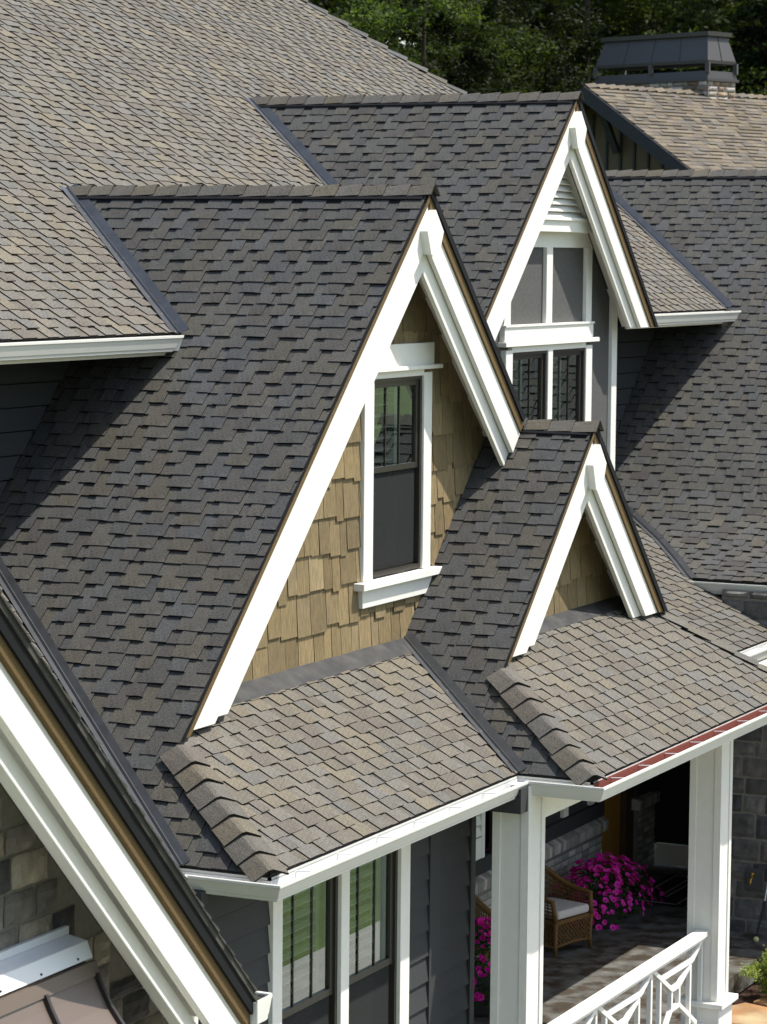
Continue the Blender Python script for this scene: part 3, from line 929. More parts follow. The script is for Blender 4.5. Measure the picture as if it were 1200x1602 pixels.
gutter(g1, [(-12, YM, ZM-.012), (-1.30, YM, ZM-.012)], hang=.8, slant=(0, .9))
g2 = T_('short white gutter on the main eave between rear dormer and right wing', (10, YM, ZM))
gutter(g2, [(8.76, YM-.06, ZM-.012), (12.05, YM-.06, ZM-.012)], hang=.8, slant=(0, .9))
g3 = T_('white gutter stepping round the corners of the porch roofs, red trough on the right', (-2, -1.1, ZE))
gutter(g3, [(-9.4, -.371, ZE-.024), (eL1, -.371, ZE-.024), (eL1, -1.039, ZE-.024), (-.54, -1.039, ZE-.024), (-.54, -1.65, ZE-.024), (4.694, -1.65, ZE-.024), (4.694, -.36, ZE-.024), (8.25, -.36, ZE-.024)], hang=.61, gp=[(a*1.14, b*.94) for a, b in GP])
rf = MB(); rf.box((-.53, -1.662, ZE-.10), (4.69, -1.652, ZE-.018)); build(rf, 'fascia_strip', 'redfascia', g3)
rf = MB(); rf.face([(-.5, -1.66, ZE-.118), (4.69, -1.66, ZE-.118), (4.69, -1.738, ZE-.118), (-.5, -1.738, ZE-.118)]); build(rf, 'red_lining', 'redfascia', g3)
g4 = T_('white gutter under the flared eave of the right wing', (8.3, -1, -3.93))
gutter(g4, [(8.4, .80, -3.945), (8.4, -3.2, -3.945)], hang=.8, slant=(.9, 0))
# fascia + soffit under porch roofs
fs = MB()
for a, b in (((-9.4, -.371), (eL1, -.371)), ((eL1, -.371), (eL1, -1.039)), ((eL1, -1.039), (-.54, -1.039)), ((-.54, -1.039), (-.54, -1.65)), ((-.54, -1.65), (4.694, -1.65)), ((4.694, -1.65), (4.694, -.36)), ((4.694, -.36), (8.25, -.36))):
    d = (V((*b, 0))-V((*a, 0))).normalized(); inn = V((-d.y, d.x, 0))
    q = [V((*a, ZE-.012)), V((*b, ZE-.012)), V((*b, ZE-.15)), V((*a, ZE-.15))]
    fs.prism(q, inn*.02)
build(fs, 'fascia', 'gutter', g3)

# ------------------------------------------------------------------ lower left gable
GX, GY = -12.0, -2.3
GZ = -4.46+T1*(12.0-7.28)
lg = thing('front_gable', 'big white rake crossing the lower left corner above a stone gable wall', 'gable', (-8, GY, -4.5))
def lband(a, b, y0, y1, nm, mt, xe):
    w = (b-a)*Cn
    p1 = (GX+xe, GZ-a-T1*xe); p2 = (p1[0]-Sn*w, p1[1]-Cn*w)
    return build(MB().xz([(GX, GZ-a), p1, p2, (GX, GZ-b)], y0, y1), nm, mt, lg, bevel=.004 if mt == 'white' else 0)
lband(-.02, .10, GY-.03, GY+.03, 'drip_edge', 'vent', 4.76)
lband(.10, .18, GY-.012, GY+.03, 'rake_trim', 'wood', 4.74)
lband(.18, .24, GY+.02, GY+.05, 'crown_strip', 'white', 4.70)
lband(.24, .46, GY+.0, GY+.05, 'rake_board', 'white', 4.68)
lband(.45, .62, GY+.09, GY+.13, 'shadow_board', 'white', 4.6)
lband(.61, .64, GY+.035, GY+.10, 'shadow_lip', 'white', 4.56)
lband(.20, .23, GY+.10, GY+.45, 'soffit', 'white', 4.6)
# roof top of that gable (right slope) and ragged shingle edge
rs = MB(); rs.prism([(GX, GY-.04, GZ+.03), (-7.24, GY-.04, GZ+.03-T1*4.76), (-7.24, 1.2, GZ+.03-T1*4.76), (GX, 1.2, GZ+.03)], (0, 0, -.04)); build(rs, 'right_slope', MAT['shingle_plain'], lg)
rr = random.Random(5)
eg = MB(); s = 0.1
while s < 6.5:
    p = V((GX, 0, GZ+.03))+RW*s; L = .119; nn = V((Sn, 0, Cn))
    q = [p+nn*.004, p+RW*L+nn*rr.uniform(.014, .022), p+RW*L+nn*.0, p]
    yy = GY-.045-rr.uniform(0, .012)
    eg.prism([V((a.x, yy, a.z)) for a in q], (0, .8, 0), tones(rr, .85))
    s += L
build(eg, 'shingle_edge', 'shingle', lg, kind='stuff')
# its own eave gutter end
g5 = T_('end of a white gutter at the foot of the lower left rake', (-7.2, GY, -4.5))
gutter(g5, [(-7.29, GY-.05, -4.47), (-7.29, 1.0, -4.47)], hang=9, gp=[(a*1.35, b*1.05) for a, b in GP])

# stone wall builder -------------------------------------------------------
STONE = [(.115, .098, .076), (.085, .075, .064), (.13, .11, .085), (.06, .053, .048), (.030, .028, .028), (.10, .09, .08), (.145, .125, .098), (.07, .057, .046)]
def stone_block(rr, w, h, dep, col, jag=.012):
    nx, nz = max(3, int(w/.07)+2), max(3, int(h/.07)+2)
    mb = MB(); g_ = {}
    for i in range(nx+1):
        for j in range(nz+1):
            u, v = i/nx, j/nz
            e = min(u, 1-u)*w; f_ = min(v, 1-v)*h
            edge = min(e, f_)
            dd_ = -dep*(1-max(0, 1-edge/.025)**2*.7) + rr.uniform(-.006, .006)*(1 if edge > 0 else 0)
            if edge <= 1e-6: dd_ = -dep*.25
            ju = rr.uniform(-jag, jag) if edge <= 1e-6 else 0
            g_[i, j] = len(mb.v); mb.v.append((u*w+(ju if 0 < v < 1 or 1 else 0)*.6, dd_, v*h+ju*.6))
    for i in range(nx):
        for j in range(nz):
            mb.f.append((g_[i, j], g_[i+1, j], g_[i+1, j+1], g_[i, j+1])); mb.c.append(col)
    mb.has = True
    return mb
def stone_wall(root, part, o, U, N, w, h, seed, backpoly=None, hmin=.14, hmax=.30, wmin=.18, wmax=.5, keep=None, cols=STONE, dep=.022, joint=.012, m='stone', bright=1.0):
    """o lower-left corner, U along, N outward"""
    rr = random.Random(seed)
    U, N, o = V(U), V(N), V(o)
    back = MB(); back.prism(backpoly or [o, o+U*w, o+U*w+V((0, 0, h)), o+V((0, 0, h))], -N*.15)
    p = build(back, part, 'mortar', root)
    z = 0
    while z < h-.05:
        rh = min(rr.uniform(hmin, hmax), h-z)
        x = -rr.uniform(0, .2)
        while x < w:
            ww = rr.uniform(wmin, wmax)
            pieces = [(x, z, ww, rh)]
            if rh > hmin*1.6 and rr.random() < .4 and hmin != hmax:
                k = rr.uniform(.4, .6); pieces = [(x, z, ww, rh*k), (x, z+rh*k, ww, rh*(1-k))]
            for (a, b, c_, d_) in pieces:
                a2 = max(a, 0); c2 = min(a+c_, w)-a2
                if c2 < .04: continue
                ctr = o+U*(a2+c2/2)+V((0, 0, b+d_/2))
                if keep and not keep(ctr): continue
                s = rr.uniform(.8, 1.2)*bright; col = tuple(q*s for q in rr.choice(cols))
                mb = stone_block(rr, c2-joint*2, d_-joint*2, dep*rr.uniform(.8, 1.2), col, jag=joint*.8)
                # local frame: x->U, y->-N, z->Z
                mw = Matrix((U, -N, V((0, 0, 1)))).transposed().to_4x4(); mw.translation = o+U*(a2+joint)+V((0, 0, b+joint))
                me = mb.mesh('stone', MAT[m])
                link('brick' if m == 'brick' else 'stone', me, p, mw)
            x += ww
        z += rh
    return p
def keep_lg(c):
    lim = GZ-.40-T1*(c.x-GX)
    px = frame_px(c)
    return c.z < lim+.05 and px and px[0] > -70 and px[1] < 1680
stone_wall(lg, 'stone_wall', (-9.6, -1.85, -5.6), (1, 0, 0), (0, -1, 0), 2.3, 3.4, 72, backpoly=[V((-9.6, -1.85, -5.6)), V((-7.3, -1.85, -5.6)), V((-7.3, -1.85, GZ-.26-T1*4.7)), V((-9.6, -1.85, GZ-.26-T1*2.4))], hmin=.13, hmax=.21, wmin=.14, wmax=.36, keep=keep_lg, joint=.009, bright=2.3)
B(lg, 'corner_board', 'white', (-7.3, -1.9, -6.5), (-7.12, -1.7, -4.6))

# awning (standing seam metal) ---------------------------------------------
aw = thing('awning', 'brown standing seam metal awning with a white top flashing on the stone wall', 'awning', (-9.5, -2.2, -4.2))
ax0, ax1 = -11.5, -8.47
B(aw, 'wall_flashing', 'awnwhite', (ax0, -1.905, -3.90), (ax1, -1.88, -3.86))
fl = MB(); fl.prism([(ax0, -1.89, -3.90), (ax1, -1.89, -3.90), (ax1, -2.012, -3.922), (ax0, -2.012, -3.922)], (0, 0, -.006))
fl.prism([(ax0, -2.012, -3.922), (ax1, -2.012, -3.922), (ax1+.004, -2.042, -4.005), (ax0, -2.042, -4.005)], (0, .005, 0))
build(fl, 'top_flashing', 'awnwhite', aw)
build(MB().yz([(-2.055, -4.02), (-2.075, -4.09), (-2.03, -4.09), (-2.03, -4.02)], ax0, ax1+.015), 'head_trim', 'awnbrown', aw)
prof_a = [(-2.06, -4.085), (-2.09, -4.15), (-2.14, -4.24), (-2.21, -4.33), (-2.31, -4.43), (-2.44, -4.53), (-2.6, -4.63)]
pm = MB()
for i in range(len(prof_a)-1):
    (ya, za), (yb, zb) = prof_a[i], prof_a[i+1]
    pm.face([(ax0, ya, za), (ax0, yb, zb), (ax1, yb, zb), (ax1, ya, za)])
build(pm, 'metal_sheet', 'awnbrown', aw)
for xx in (ax1-.02, ax1-.50, ax1-.96, ax1-1.42):
    rm = MB()
    for i in range(len(prof_a)-1):
        (ya, za), (yb, zb) = prof_a[i], prof_a[i+1]
        rm.prism([(xx, ya, za), (xx, yb, zb), (xx, yb-.022, zb+.010), (xx, ya-.022, za+.010)], (.022, 0, 0))
    build(rm, 'seam_rib', 'awndark', aw)
sd = MB(); sd.yz([(-1.88, -3.9)]+prof_a+[(-1.88, -4.7)], ax1-.005, ax1-.02); build(sd, 'side_panel', 'awndark', aw)
for xx in (-8.60, -8.94, -9.3):
    sc = MB(); sc.tube([(xx, -2.034, -3.985), (xx, -2.042, -3.987)], .006, 6); build(sc, 'screw', 'black', aw)

# ------------------------------------------------------------------ window wall below the big dormer
YW = -.60
ww = thing('window_wall', 'dark grey siding wall with tall white cased windows below the gutter', 'wall', (-2.5, YW, GROUND))
lap_wall(ww, 'left_siding', 'x', YW, -4.70, -3.82, GROUND, -4.56, expo=.195)
lap_wall(ww, 'centre_siding', 'x', YW, -1.63, -1.24, GROUND, -4.56, expo=.195)
lap_wall(ww, 'right_siding', 'x', YW, -1.05, -.47, GROUND, -4.56, expo=.195)
B(ww, 'corner_trim', 'siding', (-4.79, YW-.03, GROUND), (-4.70, YW+.05, -4.56))
B(ww, 'corner_trim', 'siding', (-1.24, YW-.03, GROUND), (-1.05, YW+.02, -4.56))
B(ww, 'corner_trim', 'siding', (-.47, YW-.03, GROUND), (-.385, YW+.05, -4.56))
B(ww, 'side_wall', 'siding', (-.44, YW+.05, GROUND), (-.40, 1.9, -4.56))
B(ww, 'side_wall', 'siding', (-4.76, YW+.05, GROUND), (-4.72, 1.9, -4.56))
B(ww, 'soffit', 'white', (-4.6, -1.02, ZE-.15), (-.56, YW+.05, ZE-.135))
B(ww, 'lintel', 'siding', (-3.82, YW-.005, -4.60), (-1.63, YW+.05, -4.50))
for a, b in ((-3.68, -2.78), (-2.65, -1.79)):
    window(ww, a, b, -7.2, -4.60, YW-.01, split=-5.66, muntins=(.30, .62), slats_to=.97, rail=.05, sp=.085)
for a, b in ((-3.82, -3.68), (-2.78, -2.65), (-1.79, -1.63)):
    B(ww, 'window_casing', 'white', (a, YW-.045, -7.3), (b, YW+.02, -4.56), bevel=.003)
B(ww, 'lower_wall', 'siding', (-3.82, YW-.01, GROUND), (-1.63, YW+.02, -7.2))

# ------------------------------------------------------------------ porch
pf = MB()
pf.xy([(-.4, 2.6), (-.4, -1.35), (4.6, -1.35), (4.6, -.52), (8.25, -.52), (8.25, 2.6)], FLOOR-.22, FLOOR)
pf.box((8.25, .2, FLOOR-.22), (12, 3.4, FLOOR))
o = build(pf, 'porch_floor', 'concrete'); o['kind'] = 'structure'
# joints and stains are relief in the slab: thin control joints
# ceiling
pcm = MB(); pcm.xy([(-.4, -1.60), (4.62, -1.60), (4.62, -.32), (8.25, -.32), (8.25, 2.1), (-.4, 2.1)], -4.60, -4.57)
o = build(pcm, 'porch_ceiling', 'white'); o['kind'] = 'structure'
pb = thing('porch_beam', 'white beam carrying the porch roof on the two square columns', 'beam', (2, -1.05, -4.8))
B(pb, 'added_shade_beam', 'white', (4.30, -.50, -4.86), (8.25, -.32, -4.60))  # added for its shade: trims the sunlit patch on the porch floor
B(pb, 'beam', 'white', (-.35, -1.19, -4.80), (4.30, -.91, -4.60))
dk_ = thing('beam_box', 'short dark grey boxed beam end left of the nearer column top', 'beam', (-.8, -.9, -4.8))
B(dk_, 'beam_box', 'siding', (-.84, -1.17, -4.69), (-.72, .2, -4.56)); B(dk_, 'beam_return', 'siding', (-.84, -1.19, -4.69), (-.68, -1.17, -4.50))

def column(name, lab, x0, x1, y0, y1, ztop):
    t = thing(name, lab, 'column', ((x0+x1)/2, (y0+y1)/2, GROUND), 'square white porch columns')
    zc = -7.24
    B(t, 'shaft', 'white', (x0+.012, y0+.012, zc), (x1-.012, y1-.012, ztop))
    e = .065
    for (a, b) in (((x0, y0), (x0+e, y0+.012)), ((x1-e, y0), (x1, y0+.012))):
        B(t, 'corner_trim', 'white', (a[0], a[1], zc), (b[0], b[1]+.0, ztop), bevel=.002)
    for (a, b) in (((x0, y0+.0125), (x0+.012, y0+e)), ((x0, y1-e), (x0+.012, y1))):
        B(t, 'corner_trim', 'white', (a[0], a[1], zc), (b[0], b[1], ztop), bevel=.002)
    B(t, 'pedestal', 'white', (x0-.03, y0-.03, GROUND), (x1+.03, y1+.03, zc-.05), bevel=.003)
    B(t, 'pedestal_cap', 'white', (x0-.075, y0-.075, zc-.05), (x1+.075, y1+.075, zc), bevel=.005)
    return t
column('porch_column', 'white square column nearer the window wall, next to the wicker chairs', -.70, -.365, -1.2, -.90, -4.5)
column('porch_column', 'white square column at the far end of the railing, before the stone wall', 3.86, 4.18, -1.2, -.90, -4.5)

# railing
rl = thing('porch_railing', 'white chippendale pattern porch railing meeting the farther column', 'railing', (1.7, -1.05, -7.3))
x0, x1, yr = -.36, 3.86, -1.05
zt_, zb_ = -6.60, -7.45
B(rl, 'top_rail', 'white', (x0, yr-.06, zt_-.035), (x1, yr+.06, zt_+.012), bevel=.004)
B(rl, 'rail_fillet', 'white', (x0, yr-.03, zt_-.075), (x1, yr+.03, zt_-.035), bevel=.003)
B(rl, 'bottom_rail', 'white', (x0, yr-.03, zb_-.03), (x1, yr+.03, zb_+.02), bevel=.003)
def bar(p, q, nm='baluster', wd=.042):
    p, q = V(p), V(q); d = (q-p).normalized(); s = V((0, 1, 0)).cross(d).normalized()*wd/2
    mb = MB(); mb.prism([p+s, q+s, q-s, p-s], (0, .04, 0)); build(mb, nm, 'white', rl, bevel=.002)
ytop = zt_-.07; rb = x1-.025; yb = yr-.018
bar((rb, yb+.006, ytop), (rb, yb+.006, zb_))
while rb > -.9:
    Z = lambda d: ytop-d
    def poly(pts, dy=0.0):
        for i in range(len(pts)-1): bar((rb-pts[i][0], yb+dy+.0007*i, Z(pts[i][1])), (rb-pts[i+1][0], yb+dy+.0007*i, Z(pts[i+1][1])), 'brace')
    poly([(.02, 0), (.27, .13), (1.08, .12)])
    poly([(1.30, 0), (.80, .28), (.60, .28), (.31, .16)], .002)
    poly([(1.12, .74), (.80, .46), (.60, .46), (.12, .74)], .004)
    for d, t0, t1 in ((.80, .28, .46), (.60, .28, .46), (.31, .16, .9), (1.10, .12, .9)):
        bar((rb-d, yb+.007, Z(t0)), (rb-d, yb+.007, max(Z(t1), zb_)))
    bar((rb-1.33, yb+.008, ytop), (rb-1.33, yb+.008, zb_))
    rb -= 1.33

# back wall of the porch
YB = 1.98
pw = thing('porch_wall', 'painted brick half wall with dark siding and shuttered window at the back of the porch', 'wall', (6, YB, FLOOR))
BC = [(.36, .335, .29), (.29, .27, .24), (.43, .40, .35), (.32, .30, .265), (.50, .47, .41)]
stone_wall(pw, 'brick_wall', (5.2, YB, FLOOR), (1, 0, 0), (0, -1, 0), 4.02, .72, 81, hmin=.075, hmax=.075, wmin=.20, wmax=.21, cols=BC, dep=.018, joint=.005, m='brick')
# soldier course cap
cp = part_empty('brick_cap', pw); rr = random.Random(3)
x = 5.2
while x < 9.28:
    s = rr.uniform(.8, 1.15); c = tuple(a*s for a in rr.choice(BC))
    mb = MB(); mb.yz([(YB-.055, FLOOR+.735), (YB-.06, FLOOR+.84), (YB+.05, FLOOR+.90), (YB+.05, FLOOR+.73)], x+.004, x+.076, c); build(mb, 'brick', 'brick', cp)
    x += .08
B(pw, 'sill_board', 'siding', (5.2, YB-.02, FLOOR+.90), (9.24, YB+.05, FLOOR+1.06))
B(pw, 'upper_wall', 'siding', (6.25, YB+.03, FLOOR+1.06), (9.24, YB+.12, -4.6))
B(pw, 'window_mullion', 'white', (8.03, YB-.01, FLOOR+1.08), (8.17, YB+.03, -4.7))
B(pw, 'window_mullion', 'white', (8.83, YB-.01, FLOOR+1.08), (8.95, YB+.03, -4.7))
for k_ in range(9):
    zz_ = FLOOR+1.30+k_*.115
    build(MB().yz([(YB-.004, zz_), (YB-.012, zz_-.004), (YB+.02, zz_+.085), (YB+.03, zz_+.085)], 5.2, 5.78), 'shutter_slat', 'shutter', pw)
B(pw, 'shutter_stile', 'shutter', (5.78, YB-.014, FLOOR+1.02), (5.86, YB+.03, -4.7))
B(pw, 'shutter_panel', 'shutter', (5.2, YB-.01, FLOOR+1.02), (5.78, YB+.03, FLOOR+1.28))
wf = window(pw, 5.15, 6.22, FLOOR+.98, -4.9, YB, split=None, muntins=(), slats_to=.66, sp=.11)
# door
dr = thing('entry_doorway', 'orange brown wooden door between the half wall and the brick pier', 'door', (9.8, 2.6, FLOOR))
B(dr, 'door_leaf', 'door', (9.30, 2.10, FLOOR+.03), (10.12, 2.15, FLOOR+2.1), bevel=.003)
B(dr, 'door_panel', 'door', (9.42, 2.085, FLOOR+.25), (10.0, 2.102, FLOOR+1.9), bevel=.01)
B(dr, 'door_jamb', 'doortrim', (10.12, 2.03, FLOOR), (10.38, 2.5, FLOOR+2.2)); B(dr, 'door_jamb', 'doortrim', (9.24, 2.09, FLOOR), (9.30, 2.5, FLOOR+2.2))
B(dr, 'threshold', 'doortrim', (9.30, 2.05, FLOOR), (10.12, 2.2, FLOOR+.03))
pier = thing('brick_pier', 'pale painted brick pier right of the wooden door', 'pier', (10.7, YB, FLOOR))
stone_wall(pier, 'front_face', (10.38, YB, FLOOR), (1, 0, 0), (0, -1, 0), .58, .76, 83, hmin=.075, hmax=.075, wmin=.20, wmax=.21, cols=BC, dep=.018, joint=.005, m='brick')
B(pier, 'pier_core', 'brick', (10.385, YB+.01, FLOOR), (10.95, 2.5, FLOOR+.76))
x = 10.30
while x < 11.0:
    s = rr.uniform(.8, 1.15); c = tuple(a*s for a in rr.choice(BC))
    mb = MB(); mb.yz([(YB-.055, FLOOR+.77), (YB-.06, FLOOR+.88), (YB+.3, FLOOR+.95), (YB+.3, FLOOR+.76)], x+.004, x+.076, c); build(mb, 'brick', 'brick', pier)
    x += .08
pc = MB(); pc.box((10.385, YB+.02, FLOOR+.9), (10.95, 2.5, -4.6)); build(pc, 'upper_post', 'siding', pier)
sg = thing('side_glazing', 'dark glazed side panel with a pale kick panel beside the brick pier', 'door', (10.97, 1.3, FLOOR))
B(sg, 'kick_panel', 'white', (10.96, .2, FLOOR+.02), (11.0, 1.96, FLOOR+.27), bevel=.002)
B(sg, 'dark_pane', 'interior', (10.97, .2, FLOOR+.28), (11.0, 1.96, -4.6))
B(sg, 'back_return', 'interior', (10.95, 1.96, FLOOR+.27), (11.0, 3, -4.6))
o = B(None, 'hall_wall', 'siding', (9.2, 2.52, FLOOR), (11.2, 2.6, -4.5)); o['kind'] = 'structure'

# door mat
dm_ = thing('door_mat', 'black door mat with pale border lines on the porch floor', 'mat', (9.9, 1.3, FLOOR))
B(dm_, 'mat', 'mat', (9.0, .95, FLOOR), (10.6, 1.62, FLOOR+.012))
for a, b in (((9.08, 1.02), (10.52, 1.045)), ((9.08, 1.525), (10.52, 1.55)), ((9.08, 1.02), (9.105, 1.55)), ((10.495, 1.02), (10.52, 1.55)), ((9.4, 1.25), (10.3, 1.27)), ((9.4, 1.33), (10.3, 1.35))):
    B(dm_, 'stripe', 'matline', (a[0], a[1], FLOOR+.012), (b[0], b[1], FLOOR+.016))

# stone wall of the wing
sw = thing('stone_wall', 'shaded grey stone wall of the right wing with a brass tap', 'wall', (8.25, -1, FLOOR))
SC = [(.085, .08, .072), (.07, .066, .06), (.10, .095, .085), (.045, .043, .042), (.11, .10, .09)]
def keep_sw(c):
    p = frame_px(c - V((.1, 0, 0))); return p and 1040 < p[0] < 1700 and p[1] > 860
stone_wall(sw, 'stone_face', (8.25, .30, GROUND), (0, -1, 0), (-1, 0, 0), 3.4, 3.9, 91, hmin=.15, hmax=.27, wmin=.18, wmax=.46, cols=SC, keep=keep_sw, bright=1.35)
rw = MB(); rw.box((8.26, .20, FLOOR), (12, .32, -4.4)); o = build(rw, 'recess_wall', 'siding'); o['kind'] = 'structure'
tp = thing('wall_tap', 'brass garden tap on a grey plate fixed to the stone wall', 'tap', (8.2, -.15, -7.05))
B(tp, 'tap_plate', 'grey', (8.17, -.25, -7.17), (8.20, -.05, -6.94), bevel=.006)
mb = MB(); mb.tube([(8.17, -.14, -7.03), (8.10, -.14, -7.03), (8.07, -.14, -7.05), (8.06, -.14, -7.10)], .014, 8)
mb.tube([(8.115, -.14, -7.03), (8.115, -.14, -6.99)], .008, 6); mb.tube([(8.115, -.165, -6.985), (8.115, -.115, -6.985)], .012, 6)
build(mb, 'tap', 'brass', tp, smooth=True)
st_ = thing('garden_pole', 'thin dark metal pole with a pale ball foot leaning by the stone wall', 'pole', (7.87, -.28, FLOOR))
mb = MB(); mb.tube([(7.87, -.28, FLOOR+.06), (7.98, -.33, FLOOR+.42)], .012, 8); build(mb, 'pole', 'black', st_)
mb = MB(); mb.tube([(7.98, -.33, FLOOR+.42), (8.12, -.41, FLOOR+1.2)], .007, 8); build(mb, 'pole_upper', 'awnwhite', st_)
def ball(c, r, n=10, mm=6):
    mb = MB(); c = V(c); ring = []
    for j in range(1, mm):
        t = math.pi*j/mm; ring.append([len(mb.v)+i for i in range(n)])
        mb.v += [tuple(c+V((math.sin(t)*math.cos(2*math.pi*i/n), math.sin(t)*math.sin(2*math.pi*i/n), math.cos(t)))*r) for i in range(n)]
    top = len(mb.v); mb.v.append(tuple(c+V((0, 0, r)))); bot = len(mb.v); mb.v.append(tuple(c-V((0, 0, r))))
    for i in range(n):
        mb.f.append((top, ring[0][i], ring[0][(i+1) % n])); mb.f.append((bot, ring[-1][(i+1) % n], ring[-1][i]))
        for j in range(len(ring)-1): mb.f.append((ring[j][i], ring[j+1][i], ring[j+1][(i+1) % n], ring[j][(i+1) % n]))
    mb.c = [(1, 1, 1)]*len(mb.f)
    return mb
build(ball((7.865, -.28, FLOOR+.03), .032), 'ball_foot', 'ball', st_, smooth=True)

# ------------------------------------------------------------------ wicker chairs
def chair(lab, loc, rz):
    t = thing('wicker_chair', lab, 'chair', loc, 'wicker armchairs on the porch')
    t.rotation_euler = (0, 0, rz)
    def P(mb, nm, mt, **k):
        me = mb.mesh(nm, MAT[mt], k.get('smooth', True)); o = bpy.data.objects.new(nm, me); C.objects.link(o); o.parent = t
        if k.get('kind'): o['kind'] = k['kind']
        return o
    hw, hd = .30, .27
    for sx in (-1, 1):
        for sy in (-1, 1):
            mb = MB(); mb.tube([(sx*hw, sy*hd, 0), (sx*hw*.97, sy*hd*.97, .12), (sx*hw, sy*hd, .36)], [.018, .024, .026], 8); P(mb, 'leg', 'wicker')
    mb = MB(); mb.box((-hw, -hd, .33), (hw, hd, .37)); P(mb, 'seat', 'wicker', smooth=False)
    # lattice aprons
    for (a, b, o_) in (((-hw, -hd), (hw, -hd), 0), ((-hw, hd), (-hw, -hd), 1), ((hw, hd), (hw, -hd), 2)):
        mb = MB(); A = V((*a, 0)); Bv = V((*b, 0)); n = 11
        for i in range(-5, n):
            for s in (0, 1):
                u0, u1 = i/n, (i+4.5)/n
                if s: u0, u1 = u1, u0
                z0, z1 = .10, .33
                if u0 != u1:
                    q = []
                    for uu, zz in ((u0, z0), (u1, z1)): q.append([uu, zz])
                    # clip to 0..1
                    for k_ in (0, 1):
                        o2 = q[1-k_]
                        if q[k_][0] < 0 or q[k_][0] > 1:
                            lim = 0 if q[k_][0] < 0 else 1
                            tt = (lim-o2[0])/(q[k_][0]-o2[0]); q[k_] = [lim, o2[1]+(q[k_][1]-o2[1])*tt]
                    if 0 <= min(q[0][0], q[1][0]) and max(q[0][0], q[1][0]) <= 1 and abs(q[0][0]-q[1][0]) > .02:
                        mb.tube([A.lerp(Bv, q[0][0])+V((0, 0, q[0][1])), A.lerp(Bv, q[1][0])+V((0, 0, q[1][1]))], .0065, 4, caps=False)
        mb.tube([A+V((0, 0, .10)), (A+Bv)/2+V((0, 0, .125)), Bv+V((0, 0, .10))], .014, 6)
        P(mb, 'lattice_apron', 'wicker')
    # cushion
    mb = MB(); 
    n = 8
    for i in range(1):
        mb.box((-hw+.03, -hd-.01, .38), (hw-.03, hd-.04, .47))
    o = P(mb, 'cushion', 'cushion', smooth=False); bv = o.modifiers.new('b', 'BEVEL'); bv.width = .03; bv.segments = 3
    # curved back and arms: rail plus weave
    def rim(th):  # th 0..1 round from front right arm to front left arm
        ang = math.pi*th
        x = hw*1.08*math.cos(ang); 
        y = -hd*.9+ (hd*2.1)*math.sin(ang)**.8 if 0 < th < 1 else -hd*.9
        z = .58+.30*math.sin(ang)**2
        return V((x, y, z))
    N_ = 24
    pts = [V((hw, -hd, .36))]+[rim(i/N_) for i in range(N_+1)]+[V((-hw, -hd, .36))]
    mb = MB(); mb.tube(pts, .026, 8); P(mb, 'arm_rail', 'wicker')
    mb = MB()
    for i in range(0, 49):
        th = i/48; tp_ = rim(th); bt = V((max(-hw, min(hw, tp_.x)), max(-hd, min(hd, tp_.y)), .37))
        mb.tube([bt, tp_], .007, 4, caps=False)
    for k_ in (.25, .45, .62, .76, .88):
        mb.tube([V((max(-hw, min(hw, rim(i/N_).x)), max(-hd, min(hd, rim(i/N_).y)), .37)).lerp(rim(i/N_), k_) for i in range(N_+1)], .009, 4, caps=False)
    P(mb, 'woven_back', 'wicker')
    return t
chair('brown wicker armchair with a pale cushion, right of the nearer column', (6.62, 1.52, FLOOR), -.27)
chair('brown wicker armchair mostly hidden left of the nearer column', (5.2, 1.5, FLOOR), .75)

